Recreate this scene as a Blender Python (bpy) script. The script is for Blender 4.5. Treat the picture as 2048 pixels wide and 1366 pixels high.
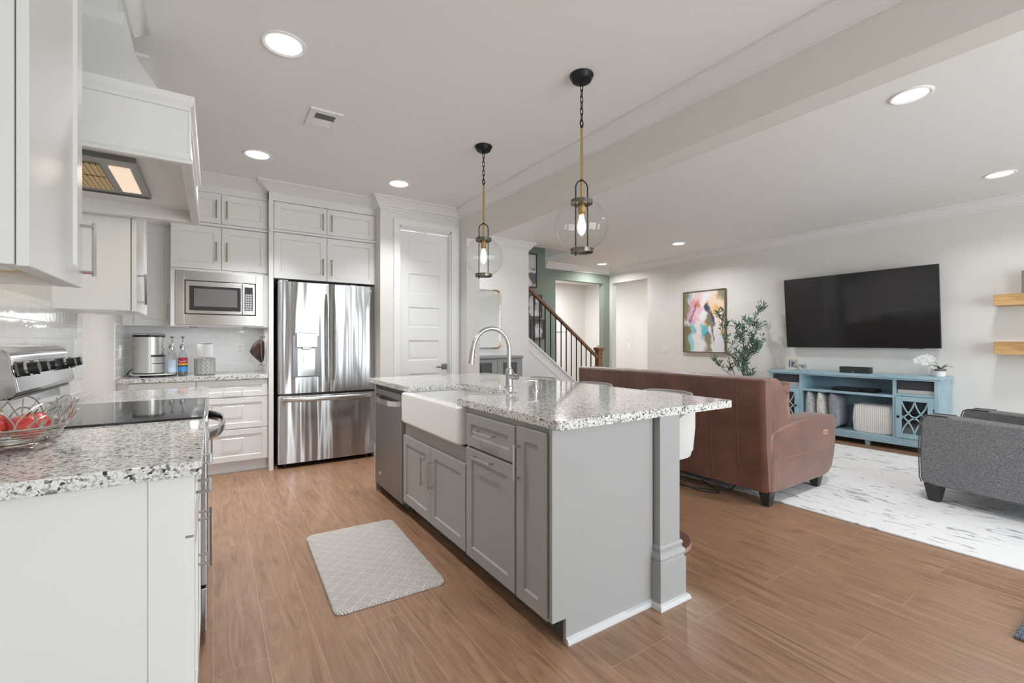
import bpy, bmesh, math, random
from mathutils import Vector, Matrix
R = math.radians
sc = bpy.context.scene
for _o in list(bpy.data.objects):
    bpy.data.objects.remove(_o)
COL = sc.collection

# ------------------------------------------------------------------ camera
cam_data = bpy.data.cameras.new('camera')
cam = bpy.data.objects.new('camera', cam_data)
COL.objects.link(cam)
cam.location = (0, 0, 1.22)
cam.rotation_euler = (R(90), 0, R(-33.30))
cam_data.sensor_width = 36.0
cam_data.lens = 909.0 / 2048.0 * 36.0
cam_data.shift_y = 2.0 / 2048.0
cam_data.clip_start = 0.02
sc.camera = cam

# ------------------------------------------------------------------ view, exposure, sampling depth
sc.view_settings.view_transform = 'Standard'
sc.view_settings.look = 'None'
sc.view_settings.gamma = 1.0
sc.view_settings.use_curve_mapping = False
sc.view_settings.exposure = 0.0
cy = sc.cycles
cy.max_bounces = 9
cy.diffuse_bounces = 6
cy.glossy_bounces = 4
cy.transmission_bounces = 6
cy.transparent_max_bounces = 12
cy.caustics_reflective = True
cy.blur_glossy = 1.0
cy.caustics_refractive = False
cy.sample_clamp_indirect = 6.0
cy.use_denoising = True

# ------------------------------------------------------------------ daylight outside
SKY_STRENGTH = 11.8
world = bpy.data.worlds.new('daylight')
sc.world = world
world.use_nodes = True
wn, wl = world.node_tree.nodes, world.node_tree.links
wn.clear()
w_out = wn.new('ShaderNodeOutputWorld')
w_bg = wn.new('ShaderNodeBackground')
w_tc = wn.new('ShaderNodeTexCoord')
w_sep = wn.new('ShaderNodeSeparateXYZ')
w_ramp = wn.new('ShaderNodeValToRGB')
w_map = wn.new('ShaderNodeMapRange')
w_map.inputs['From Min'].default_value = -1
w_map.inputs['From Max'].default_value = 1
wl.new(w_tc.outputs['Generated'], w_sep.inputs[0])
wl.new(w_sep.outputs['Z'], w_map.inputs['Value'])
wl.new(w_map.outputs[0], w_ramp.inputs[0])
e = w_ramp.color_ramp.elements
e[0].position = 0.0; e[0].color = (0.72, 0.765, 0.79, 1)
e[1].position = 1.0; e[1].color = (0.78, 0.88, 1.0, 1)
for pos, c in ((0.47, (0.72, 0.765, 0.79, 1)), (0.52, (0.88, 0.945, 1.0, 1))):
    k = e.new(pos); k.color = c
wl.new(w_ramp.outputs[0], w_bg.inputs['Color'])
w_bg.inputs['Strength'].default_value = SKY_STRENGTH
wl.new(w_bg.outputs[0], w_out.inputs['Surface'])

def area(name, loc, rot, sx, sy, power, color=(1, 1, 1), portal=False, shape='RECTANGLE', parent=None, spread=180):
    l = bpy.data.lights.new(name, 'AREA')
    l.shape = shape; l.size = sx
    if shape == 'RECTANGLE': l.size_y = sy
    l.energy = power; l.color = color; l.spread = R(spread)
    if portal: l.cycles.is_portal = True
    o = bpy.data.objects.new(name, l)
    COL.objects.link(o)
    o.location = loc; o.rotation_euler = rot
    if parent is not None: o.parent = parent
    return o

# the windows of the wall behind the camera (x0, x1, z0, z1), y = -2.6, and their daylight
REAR_Y = -2.6
REAR_WINDOWS = [(0.95, 3.50, 0.06, 2.30), (4.3, 5.75, 0.45, 2.25)]
for wx0, wx1, wz0, wz1 in REAR_WINDOWS:
    area('window_portal', ((wx0 + wx1) / 2, REAR_Y - 0.06, (wz0 + wz1) / 2), (R(90), 0, 0), wx1 - wx0, wz1 - wz0, 1, portal=True)

# ------------------------------------------------------------------ helpers: mesh builder and scene objects
def T3(v): return Vector(v)

class MB:
    def __init__(s):
        s.bm = bmesh.new(); s.mi = 0
    def _paint(s, faces):
        for f in faces: f.material_index = s.mi
    def box(s, x0, x1, y0, y1, z0, z1, bev=0.0, seg=2, mat=None):
        v = [s.bm.verts.new(p) for p in ((x0,y0,z0),(x1,y0,z0),(x1,y1,z0),(x0,y1,z0),(x0,y0,z1),(x1,y0,z1),(x1,y1,z1),(x0,y1,z1))]
        fs = [s.bm.faces.new([v[i] for i in q]) for q in ((0,3,2,1),(4,5,6,7),(0,1,5,4),(1,2,6,5),(2,3,7,6),(3,0,4,7))]
        s._paint(fs)
        if bev > 0:
            es = list({e for f in fs for e in f.edges})
            r = bmesh.ops.bevel(s.bm, geom=es, offset=bev, segments=seg, profile=0.5, affect='EDGES', clamp_overlap=True)
            s._paint(r['faces'])
            v = list({q for f in list(r['faces']) + [f for f in fs if f.is_valid] for q in f.verts})
        if mat is not None:
            bmesh.ops.transform(s.bm, matrix=mat, verts=v)
        return s
    def loft(s, rings, closed=True, cap0=True, cap1=True):
        rv = [[s.bm.verts.new(p) for p in r] for r in rings]
        n = len(rv[0])
        for a, b in zip(rv, rv[1:]):
            for i in range(n if closed else n - 1):
                j = (i + 1) % n
                try: s._paint([s.bm.faces.new((a[i], a[j], b[j], b[i]))])
                except ValueError: pass
        if closed and cap0: s._paint([s.bm.faces.new(list(reversed(rv[0])))])
        if closed and cap1: s._paint([s.bm.faces.new(rv[-1])])
        return s
    def lathe(s, prof, c=(0, 0, 0), n=32, ax='z', cap=True):
        rings = []
        for r, h in prof:
            r = max(r, 1e-5)
            ring = []
            for i in range(n):
                a = 2 * math.pi * i / n
                p = (r * math.cos(a), r * math.sin(a), h)
                if ax == 'x': p = (h, p[0], p[1])
                if ax == 'y': p = (p[1], h, p[0])
                ring.append((p[0] + c[0], p[1] + c[1], p[2] + c[2]))
            rings.append(ring)
        return s.loft(rings, cap0=cap, cap1=cap)
    def cyl(s, p0, p1, r0, r1=None, n=20):
        return s.tube([p0, p1], [r0, r0 if r1 is None else r1], n)
    def tube(s, pts, r, n=10, closed=False, squash=None):
        pts = [Vector(p) for p in pts]
        m = len(pts)
        rad = r if isinstance(r, (list, tuple)) else [r] * m
        rings = []; up = None
        for i, p in enumerate(pts):
            if closed: d = (pts[(i + 1) % m] - pts[i - 1])
            else: d = pts[min(i + 1, m - 1)] - pts[max(i - 1, 0)]
            d.normalize()
            if up is None:
                up = Vector((0, 0, 1)) if abs(d.z) < 0.9 else Vector((1, 0, 0))
            side = d.cross(up)
            if side.length < 1e-6: side = d.cross(Vector((0, 1, 0)))
            side.normalize()
            up = side.cross(d).normalized()
            q = squash or (1, 1)
            rings.append([p + side * (math.cos(2 * math.pi * k / n) * rad[i] * q[0]) + up * (math.sin(2 * math.pi * k / n) * rad[i] * q[1]) for k in range(n)])
        if closed: rings.append(rings[0]); 
        if closed:
            rv = [[s.bm.verts.new(p) for p in rg] for rg in rings[:-1]]
            for a in range(m):
                b = (a + 1) % m
                for i in range(n):
                    j = (i + 1) % n
                    s._paint([s.bm.faces.new((rv[a][i], rv[a][j], rv[b][j], rv[b][i]))])
            return s
        return s.loft(rings)
    def prism(s, poly, ax, a0, a1, bev=0.0, seg=2):
        def P(u, v, w):
            return {'x': (w, u, v), 'y': (u, w, v), 'z': (u, v, w)}[ax]
        lo = [s.bm.verts.new(P(u, v, a0)) for u, v in poly]
        hi = [s.bm.verts.new(P(u, v, a1)) for u, v in poly]
        n = len(poly)
        fs = [s.bm.faces.new(list(reversed(lo))), s.bm.faces.new(hi)]
        for i in range(n):
            j = (i + 1) % n
            fs.append(s.bm.faces.new((lo[i], lo[j], hi[j], hi[i])))
        s._paint(fs)
        if bev > 0:
            es = list({e for f in fs[:2] for e in f.edges})
            r = bmesh.ops.bevel(s.bm, geom=es, offset=bev, segments=seg, profile=0.5, affect='EDGES', clamp_overlap=True)
            s._paint(r['faces'])
        return s
    def ell(s, c, r, nu=20, nv=12, pw=1.0):
        rings = []
        for j in range(1, nv):
            th = math.pi * j / nv
            sg = lambda q: math.copysign(abs(q) ** pw, q)
            rings.append([(c[0] + r[0] * sg(math.sin(th)) * sg(math.cos(2 * math.pi * i / nu)), c[1] + r[1] * sg(math.sin(th)) * sg(math.sin(2 * math.pi * i / nu)), c[2] - r[2] * sg(math.cos(th))) for i in range(nu)])
        return s.loft(rings)
    def sweep(s, path, prof, closed_path=False):
        """profile (d, z) swept along an XY path; d is measured to the LEFT of the direction of travel; mitred."""
        P = [Vector((p[0], p[1])) for p in path]
        n = len(P); rings = []
        for i in range(n):
            dirs = []
            if i > 0 or closed_path: dirs.append((P[i] - P[i - 1]).normalized())
            if i < n - 1 or closed_path: dirs.append((P[(i + 1) % n] - P[i]).normalized())
            nr = [Vector((-d.y, d.x)) for d in dirs]
            if len(nr) == 2:
                b = nr[0] + nr[1]
                m = b / max(0.2, (1 + nr[0].dot(nr[1])))
            else: m = nr[0]
            rings.append([(P[i].x + m.x * d, P[i].y + m.y * d, z) for d, z in prof])
        if closed_path:
            rings.append(rings[0])
            return s.loft(rings, cap0=False, cap1=False)
        return s.loft(rings)

ROOT = {}
def _mesh(name, mb, mats, inv=None, sharp=38, recalc=True):
    bm = mb.bm
    if recalc: bmesh.ops.recalc_face_normals(bm, faces=bm.faces)
    if inv is not None: bm.transform(inv)
    me = bpy.data.meshes.new(name)
    bm.to_mesh(me); bm.free()
    for m in (mats if isinstance(mats, (list, tuple)) else [mats]): me.materials.append(m)
    me.shade_smooth()
    me.set_sharp_from_angle(angle=R(sharp))
    return me
def _wn(o):
    w = o.modifiers.new('weighted_normal', 'WEIGHTED_NORMAL')
    w.keep_sharp = True; w.weight = 60
    return o
def _props(o, label=None, cat=None, group=None, kind=None):
    if label: o['label'] = label
    if cat: o['category'] = cat
    if group: o['group'] = group
    if kind: o['kind'] = kind
    return o
def thing(name, label, cat, loc=(0, 0, 0), rz=0.0, group=None):
    o = bpy.data.objects.new(name, None); COL.objects.link(o)
    o.empty_display_size = 0.05
    o.location = loc; o.rotation_euler = (0, 0, rz)
    ROOT[o.name] = Matrix.Translation(loc) @ Matrix.Rotation(rz, 4, 'Z')
    return _props(o, label, cat, group)
def part(name, mb, mats, parent, local=False, label=None, kind=None, sharp=38):
    """a part built in world coordinates (or, local=True, in its thing's own coordinates)"""
    M = ROOT[parent.name]
    o = bpy.data.objects.new(name, _mesh(name, mb, mats, None if local else M.inverted(), sharp)); COL.objects.link(o)
    o.parent = parent
    ROOT[o.name] = M
    return _props(_wn(o), label=label, kind=kind)
def single(name, mb, mats, label, cat, loc, group=None, kind=None, sharp=38):
    M = Matrix.Translation(loc)
    o = bpy.data.objects.new(name, _mesh(name, mb, mats, M.inverted(), sharp)); COL.objects.link(o)
    o.location = loc; ROOT[o.name] = M
    return _props(_wn(o), label, cat, group, kind)
def struct(name, mb, mats, sharp=38):
    o = bpy.data.objects.new(name, _mesh(name, mb, mats, None, sharp)); COL.objects.link(o)
    ROOT[o.name] = Matrix.Identity(4)
    o['kind'] = 'structure'
    return _wn(o)
def copy_thing(o, loc, label=None, rz=None, parent=None):
    c = o.copy(); COL.objects.link(c)
    if parent is not None: c.parent = parent
    if loc is not None: c.location = loc
    if rz is not None: c.rotation_euler = (0, 0, rz)
    if label: c['label'] = label
    for ch in [q for q in bpy.data.objects if q.parent == o]:
        copy_thing(ch, None, parent=c)
    return c

# ------------------------------------------------------------------ materials
def srgb(r, g, b):
    f = lambda c: (c / 255 / 12.92) if c / 255 <= 0.04045 else ((c / 255 + 0.055) / 1.055) ** 2.4
    return (f(r), f(g), f(b), 1.0)
def mat(name, col, rough=0.5, metal=0.0, spec=0.5, **kw):
    m = bpy.data.materials.new(name); m.use_nodes = True
    b = m.node_tree.nodes['Principled BSDF']
    b.inputs['Base Color'].default_value = col if len(col) == 4 else (*col, 1)
    b.inputs['Roughness'].default_value = rough
    b.inputs['Metallic'].default_value = metal
    b.inputs['Specular IOR Level'].default_value = spec
    for k, v in kw.items(): b.inputs[k.replace('_', ' ')].default_value = v
    return m
class NT:
    def __init__(s, m):
        s.m = m; s.n = m.node_tree.nodes; s.l = m.node_tree.links; s.b = s.n['Principled BSDF']
    def new(s, t, **kw):
        q = s.n.new(t)
        for k, v in kw.items(): setattr(q, k, v)
        return q
    def link(s, a, b): s.l.new(a, b)
    def coords(s, scale=(1, 1, 1), rot=(0, 0, 0), kind='Object'):
        t = s.new('ShaderNodeTexCoord'); mp = s.new('ShaderNodeMapping')
        s.link(t.outputs[kind], mp.inputs['Vector'])
        mp.inputs['Scale'].default_value = scale; mp.inputs['Rotation'].default_value = rot
        return mp.outputs[0]
    def noise(s, vec, scale, detail=3, rough=0.5, dist=0.0):
        q = s.new('ShaderNodeTexNoise'); s.link(vec, q.inputs['Vector'])
        q.inputs['Scale'].default_value = scale; q.inputs['Detail'].default_value = detail
        q.inputs['Roughness'].default_value = rough; q.inputs['Distortion'].default_value = dist
        return q.outputs['Fac']
    def ramp(s, fac, stops, interp='LINEAR'):
        q = s.new('ShaderNodeValToRGB'); q.color_ramp.interpolation = interp
        s.link(fac, q.inputs[0])
        el = q.color_ramp.elements
        while len(el) < len(stops): el.new(0.5)
        for i, (p, c) in enumerate(stops):
            el[i].position = p; el[i].color = c if len(c) == 4 else (*c, 1)
        return q.outputs['Color']
    def mix(s, fac, a, b, mode='MIX'):
        q = s.new('ShaderNodeMix', data_type='RGBA', blend_type=mode)
        for sock, v in ((q.inputs[0], fac), (q.inputs[6], a), (q.inputs[7], b)):
            if isinstance(v, (int, float)): sock.default_value = v
            elif isinstance(v, tuple): sock.default_value = v if len(v) == 4 else (*v, 1)
            else: s.link(v, sock)
        return q.outputs[2]
    def math(s, op, a, b=0.0, c=0.0):
        q = s.new('ShaderNodeMath', operation=op)
        for i, v in enumerate((a, b, c)):
            if isinstance(v, (int, float)): q.inputs[i].default_value = v
            else: s.link(v, q.inputs[i])
        return q.outputs[0]
    def sep(s, vec):
        q = s.new('ShaderNodeSeparateXYZ'); s.link(vec, q.inputs[0]); return q.outputs
    def comb(s, x, y, z=0.0):
        q = s.new('ShaderNodeCombineXYZ')
        for i, v in enumerate((x, y, z)):
            if isinstance(v, (int, float)): q.inputs[i].default_value = v
            else: s.link(v, q.inputs[i])
        return q.outputs[0]
    def bump(s, h, strength=0.3, dist=0.01):
        q = s.new('ShaderNodeBump'); s.link(h, q.inputs['Height'])
        q.inputs['Strength'].default_value = strength; q.inputs['Distance'].default_value = dist
        s.link(q.outputs[0], s.b.inputs['Normal'])
    def color(s, c): s.link(c, s.b.inputs['Base Color'])
    def rough(s, c): s.link(c, s.b.inputs['Roughness'])

def wall_paint(name, col):
    m = mat(name, col, 0.75, spec=0.3); t = NT(m)
    t.bump(t.noise(t.coords(), 260, 2), 0.05, 0.002)
    return m
WALL = wall_paint('greige_wall_paint', srgb(221, 219, 215))
HALLW = wall_paint('white_hall_paint', srgb(230, 229, 227))
CEIL = wall_paint('white_ceiling_paint', (0.85, 0.845, 0.835, 1))
GREEN = wall_paint('green_wall_paint', srgb(134, 145, 134))
TRIM = mat('white_trim_paint', (0.78, 0.775, 0.765, 1), 0.4)
CABW = mat('white_cabinet_paint', (0.74, 0.735, 0.72, 1), 0.35)
CABG = mat('grey_cabinet_paint', srgb(158, 157, 155), 0.42)
TOE = mat('dark_board', (0.10, 0.10, 0.10, 1), 0.6)  # dark grey for toe kicks and the dishwasher body
BLACK = mat('black_metal', (0.02, 0.021, 0.022, 1), 0.45, 0.6)
BLACKP = mat('black_plastic', (0.018, 0.018, 0.019, 1), 0.35)
BRASS = mat('brushed_brass', srgb(196, 164, 104), 0.3, 1.0)
CHAMP = mat('champagne_handle', srgb(205, 190, 165), 0.32, 1.0)
NICKEL = mat('brushed_nickel', srgb(200, 198, 195), 0.30, 1.0)
CHROME = mat('polished_steel', srgb(210, 210, 210), 0.12, 1.0)
PORC = mat('white_porcelain', (0.88, 0.875, 0.86, 1), 0.12, spec=0.6)
WHITEP = mat('white_plastic', (0.82, 0.82, 0.80, 1), 0.4)
DARKG = mat('dark_glass', (0.012, 0.013, 0.014, 1), 0.04, spec=0.8)

def brushed(m, an=0.9):
    q = NT(m); cz = q.comb(0.0, 0.0, 1.0)
    m.node_tree.nodes['Principled BSDF'].inputs['Anisotropic'].default_value = an
    q.link(cz, m.node_tree.nodes['Principled BSDF'].inputs['Tangent'])
STEEL = mat('stainless_steel', srgb(178, 178, 178), 0.27, 1.0); brushed(STEEL, 0.92)
TRIMST = mat('brushed_trim_steel', srgb(214, 213, 211), 0.26, 1.0); brushed(TRIMST, 0.8)
t = NT(STEEL)
v = t.sep(t.coords((5.5, 5.5, 0.4)))
t.bump(t.noise(t.comb(v[0], v[1], v[2]), 1.0, 2, 0.5), 1.0, 0.03)
STEELD = mat('dark_stainless_steel', srgb(146, 146, 146), 0.38, 1.0); brushed(STEELD, 0.85)
t = NT(STEELD); t.bump(t.noise(t.coords((40, 40, 1)), 6, 2), 0.08, 0.002)

GLASS = bpy.data.materials.new('clear_glass'); GLASS.use_nodes = True
_n, _l = GLASS.node_tree.nodes, GLASS.node_tree.links
_n.clear()
_o = _n.new('ShaderNodeOutputMaterial'); _mx = _n.new('ShaderNodeMixShader'); _tr = _n.new('ShaderNodeBsdfTransparent'); _gl = _n.new('ShaderNodeBsdfGlossy'); _lw = _n.new('ShaderNodeLayerWeight')
_tr.inputs[0].default_value = (0.975, 0.985, 0.985, 1)
_gl.inputs['Roughness'].default_value = 0.01
_lw.inputs['Blend'].default_value = 0.5
_p0 = _n.new('ShaderNodeMath'); _p0.operation = 'POWER'; _p0.inputs[1].default_value = 3.8
_pw = _n.new('ShaderNodeMath'); _pw.operation = 'MULTIPLY_ADD'; _pw.inputs[1].default_value = 0.6; _pw.inputs[2].default_value = 0.045
_l.new(_lw.outputs['Facing'], _p0.inputs[0]); _l.new(_p0.outputs[0], _pw.inputs[0])
_l.new(_pw.outputs[0], _mx.inputs[0]); _l.new(_tr.outputs[0], _mx.inputs[1]); _l.new(_gl.outputs[0], _mx.inputs[2]); _l.new(_mx.outputs[0], _o.inputs[0])

def emit(name, col, strength):
    m = mat(name, col, 0.5)
    b = m.node_tree.nodes['Principled BSDF']
    b.inputs['Emission Color'].default_value = col if len(col) == 4 else (*col, 1)
    b.inputs['Emission Strength'].default_value = strength
    return m
LENS = emit('lit_downlight_lens', (1.0, 0.97, 0.93, 1), 6.0)
BULB = emit('lit_bulb', (1.0, 0.76, 0.52, 1), 4.0)
HOODLAMP = emit('lit_hood_lamp', (1.0, 0.80, 0.62, 1), 0.55)

GRANITE = mat('speckled_granite', (0.7, 0.7, 0.7, 1), 0.07, spec=0.55)
t = NT(GRANITE)
c = t.coords()
w1 = t.new('ShaderNodeVectorMath', operation='ADD'); nz = t.new('ShaderNodeTexNoise'); nz.inputs['Scale'].default_value = 60
t.link(c, nz.inputs['Vector'])
sc1 = t.new('ShaderNodeVectorMath', operation='SCALE'); sc1.inputs['Scale'].default_value = 0.014
t.link(nz.outputs['Color'], sc1.inputs[0]); t.link(c, w1.inputs[0]); t.link(sc1.outputs[0], w1.inputs[1])
def vor(vec, scale):
    q = t.new('ShaderNodeTexVoronoi'); q.inputs['Scale'].default_value = scale; t.link(vec, q.inputs['Vector'])
    return t.sep(q.outputs['Color'])[0]
big = t.ramp(vor(w1.outputs[0], 150), [(0.0, (0.05, 0.05, 0.055)), (0.05, (0.22, 0.215, 0.21)), (0.14, (0.46, 0.45, 0.44)), (0.32, (0.72, 0.71, 0.69)), (0.6, (0.84, 0.83, 0.81))], 'CONSTANT')
fine = t.ramp(vor(w1.outputs[0], 300), [(0.0, (0.10, 0.10, 0.10)), (0.06, (0.45, 0.44, 0.43)), (0.2, (0.86, 0.85, 0.83))], 'CONSTANT')
t.color(t.mix(0.55, big, fine, 'MULTIPLY'))

WOOD = mat('wood_plank_floor', (0.2, 0.12, 0.08, 1), 0.36, spec=0.7)
t = NT(WOOD)
c = t.sep(t.coords())
uv = t.comb(c[1], c[0], 0.0)
br = t.new('ShaderNodeTexBrick'); t.link(uv, br.inputs['Vector'])
br.offset = 0.37; br.offset_frequency = 3; br.squash = 1
br.inputs['Scale'].default_value = 1.0; br.inputs['Brick Width'].default_value = 1.22; br.inputs['Row Height'].default_value = 0.178
br.inputs['Mortar Size'].default_value = 0.0011; br.inputs['Mortar Smooth'].default_value = 0.2
br.inputs['Color1'].default_value = (0, 0, 0, 1); br.inputs['Color2'].default_value = (1, 1, 1, 1); br.inputs['Mortar'].default_value = (0.5, 0.5, 0.5, 1)
tone = t.sep(br.outputs['Color'])[0]
off = t.math('MULTIPLY', tone, 7.0)
g1 = t.noise(t.comb(t.math('MULTIPLY', c[0], 13.0), t.math('MULTIPLY', c[1], 1.5), off), 1.0, 6, 0.66, 3.0)
g2 = t.noise(t.comb(t.math('MULTIPLY', c[0], 90.0), t.math('MULTIPLY', c[1], 3.0), off), 1.0, 3, 0.6, 0.2)
g = t.math('ADD', t.math('MULTIPLY', g1, 0.72), t.math('MULTIPLY', g2, 0.28))
wcol = t.ramp(g, [(0.28, srgb(92, 64, 46)), (0.44, srgb(138, 104, 80)), (0.60, srgb(158, 125, 99)), (0.76, srgb(180, 149, 124))])
wcol = t.mix(t.math('MULTIPLY', tone, 0.22), wcol, srgb(136, 103, 80))
t.color(t.mix(t.math('MULTIPLY', br.outputs['Fac'], 0.42), wcol, srgb(214, 190, 162)))  # pale plank joints paint in a highlight along the bevels
t.bump(t.math('SUBTRACT', g2, br.outputs['Fac']), 0.12, 0.002)
t.rough(t.math('ADD', t.math('MULTIPLY', g1, 0.12), 0.26))

def tile_mat(name, axis):
    m = mat(name, (0.8, 0.8, 0.79, 1), 0.08, spec=0.6); t = NT(m)
    c = t.sep(t.coords())
    br = t.new('ShaderNodeTexBrick'); t.link(t.comb(c[axis], c[2], 0.0), br.inputs['Vector'])
    br.inputs['Scale'].default_value = 1.0; br.inputs['Brick Width'].default_value = 0.154; br.inputs['Row Height'].default_value = 0.0775
    br.inputs['Mortar Size'].default_value = 0.0018; br.inputs['Mortar Smooth'].default_value = 0.3
    br.inputs['Color1'].default_value = (0.80, 0.80, 0.795, 1); br.inputs['Color2'].default_value = (0.84, 0.84, 0.835, 1); br.inputs['Mortar'].default_value = (0.90, 0.90, 0.89, 1)
    t.color(br.outputs['Color'])
    wav = t.noise(t.coords(), 14, 2)
    t.bump(t.math('SUBTRACT', t.math('MULTIPLY', wav, 0.8), t.math('MULTIPLY', br.outputs['Fac'], 1.0)), 0.35, 0.004)
    t.rough(t.math('ADD', t.math('MULTIPLY', br.outputs['Fac'], 0.5), 0.07))
    return m
TILE_X = tile_mat('white_subway_tile_side', 1)
TILE_Y = tile_mat('white_subway_tile_back', 0)

LEATHER = mat('brown_leather', srgb(104, 63, 48), 0.38, spec=0.8, Sheen_Weight=0.25)
t = NT(LEATHER); c = t.coords()
n1 = t.noise(c, 5, 4, 0.6, 0.6)
t.color(t.ramp(n1, [(0.3, srgb(92, 55, 41)), (0.55, srgb(111, 70, 54)), (0.8, srgb(128, 86, 69))]))
t.bump(t.math('ADD', t.noise(c, 420, 2), t.math('MULTIPLY', n1, 2.0)), 0.12, 0.003)
FABRIC = mat('grey_woven_fabric', srgb(120, 120, 122), 0.9, spec=0.15)
t = NT(FABRIC); c = t.coords()
n1 = t.noise(t.coords((1, 1, 3.2)), 120, 3, 0.7); n2 = t.noise(t.coords((2.6, 2.6, 0.8)), 130, 2, 0.7)
f = t.math('ADD', t.math('MULTIPLY', n1, 0.5), t.math('MULTIPLY', n2, 0.5))
t.color(t.ramp(f, [(0.36, srgb(72, 72, 74)), (0.5, srgb(112, 112, 114)), (0.64, srgb(158, 158, 160))]))
t.bump(f, 0.35, 0.003)
RUG = mat('white_grey_rug', (0.75, 0.75, 0.75, 1), 0.95, spec=0.1)
t = NT(RUG)
c = t.coords((15.0, 4.0, 1), (0, 0, R(14)))
n1 = t.noise(c, 1.1, 3, 0.55, 1.4)
n2 = t.noise(t.coords(), 1.3, 1)
n3 = t.noise(t.coords(), 160, 1)
lv = t.math('ADD', t.math('ADD', n1, t.math('MULTIPLY', n2, 0.14)), t.math('MULTIPLY', n3, 0.07))
t.color(t.ramp(lv, [(0.0, srgb(220, 220, 220)), (0.70, srgb(220, 220, 220)), (0.73, srgb(176, 176, 176)), (0.84, srgb(150, 151, 153))]))
t.bump(n3, 0.4, 0.004)
BLUE = mat('distressed_blue_paint', srgb(160, 190, 203), 0.5)
t = NT(BLUE); c = t.coords()
chip = t.noise(t.coords((1, 1, 2.2)), 26, 4, 0.7)
n2 = t.noise(c, 4, 2)
base = t.ramp(n2, [(0.3, srgb(148, 178, 191)), (0.7, srgb(168, 196, 207))])
t.color(t.mix(t.math('GREATER_THAN', chip, 0.705), base, srgb(96, 84, 74)))
OAK = mat('knotty_pine', srgb(190, 150, 98), 0.6)
t = NT(OAK); c = t.coords((14, 1.2, 14))
n1 = t.noise(c, 1.6, 5, 0.6, 0.8)
t.color(t.ramp(n1, [(0.3, srgb(158, 118, 72)), (0.5, srgb(196, 157, 106)), (0.75, srgb(214, 180, 130))]))
RAILW = mat('stained_oak', srgb(126, 92, 62), 0.45)
t = NT(RAILW); n1 = t.noise(t.coords((3, 14, 14)), 3, 4, 0.6, 0.6)
t.color(t.ramp(n1, [(0.3, srgb(98, 68, 44)), (0.7, srgb(146, 110, 78))]))
# ------------------------------------------------------------------ the room shell
CH = 2.743          # ceiling
LX, RX = -0.675, 6.95
struct('floor', MB().box(LX - 0.12, 8.3, REAR_Y - 0.12, 9.2, -0.1, 0.0), WOOD)
m = MB()
m.box(LX - 0.12, RX + 0.12, REAR_Y - 0.12, 5.85, CH, CH + 0.08)
m.box(5.25, RX + 0.12, 5.85, 6.97, CH, CH + 0.08)
m.box(5.0, 8.3, 6.97, 9.2, CH, CH + 0.08).box(RX + 0.12, 8.3, 4.6, 6.97, CH, CH + 0.08)
struct('ceiling', m, CEIL)
struct('wall_left', MB().box(LX - 0.12, LX, REAR_Y - 0.12, 5.72, 0, CH), WALL)
struct('wall_back', MB().box(LX, 1.575, 5.6, 5.72, 0, CH), WALL)
m = MB()
m.box(1.455, 1.664, 4.72, 4.84, 0, CH).box(2.268, 2.38, 4.72, 4.84, 0, CH).box(1.664, 2.268, 4.72, 4.84, 2.477, CH)
m.box(1.455, 1.575, 4.84, 5.6, 0, CH).box(2.38, 2.545, 4.55, 5.7, 0, CH)
struct('wall_pantry', m, WALL)
struct('ceiling_beam', MB().box(2.38, 2.545, REAR_Y, 4.55, 2.394, CH), WALL)
struct('wall_hall', MB().box(2.545, 4.05, 5.7, 5.82, 0, CH), HALLW)
m = MB()
gy0, gy1 = 6.85, 6.97
m.box(2.4, 5.5, gy0, gy1, 0, 5.0).box(6.77, RX + 0.12, gy0, gy1, 0, 5.0).box(5.5, 6.77, gy0, gy1, 2.44, 5.0)
struct('wall_stair', m, GREEN)
m = MB()
m.box(5.25, 5.33, 5.85, gy0, CH + 0.08, 5.0).box(2.4, 5.25, 5.77, 5.85, CH + 0.08, 5.0).box(2.28, 2.4, 5.82, gy1, 0, 5.0).box(2.28, 5.33, 5.77, gy1, 5.0, 5.08)
m.box(2.4, 4.05, 5.82, 5.85, CH, CH + 0.08)
struct('wall_stairwell', m, WALL)
m = MB()
m.box(RX, RX + 0.12, REAR_Y - 0.12, 5.852, 0, CH).box(RX, RX + 0.12, 6.78, gy0, 0, CH).box(RX, RX + 0.12, 5.852, 6.78, 2.45, CH)
struct('wall_right', m, WALL)
m = MB()
xs = [LX - 0.12]
for a, b, c_, d in REAR_WINDOWS:
    m.box(xs[-1], a, REAR_Y - 0.12, REAR_Y, 0, CH)
    m.box(a, b, REAR_Y - 0.12, REAR_Y, 0, c_).box(a, b, REAR_Y - 0.12, REAR_Y, d, CH)
    xs.append(b)
m.box(xs[-1], RX + 0.12, REAR_Y - 0.12, REAR_Y, 0, CH)
struct('wall_rear', m, WALL)
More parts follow.
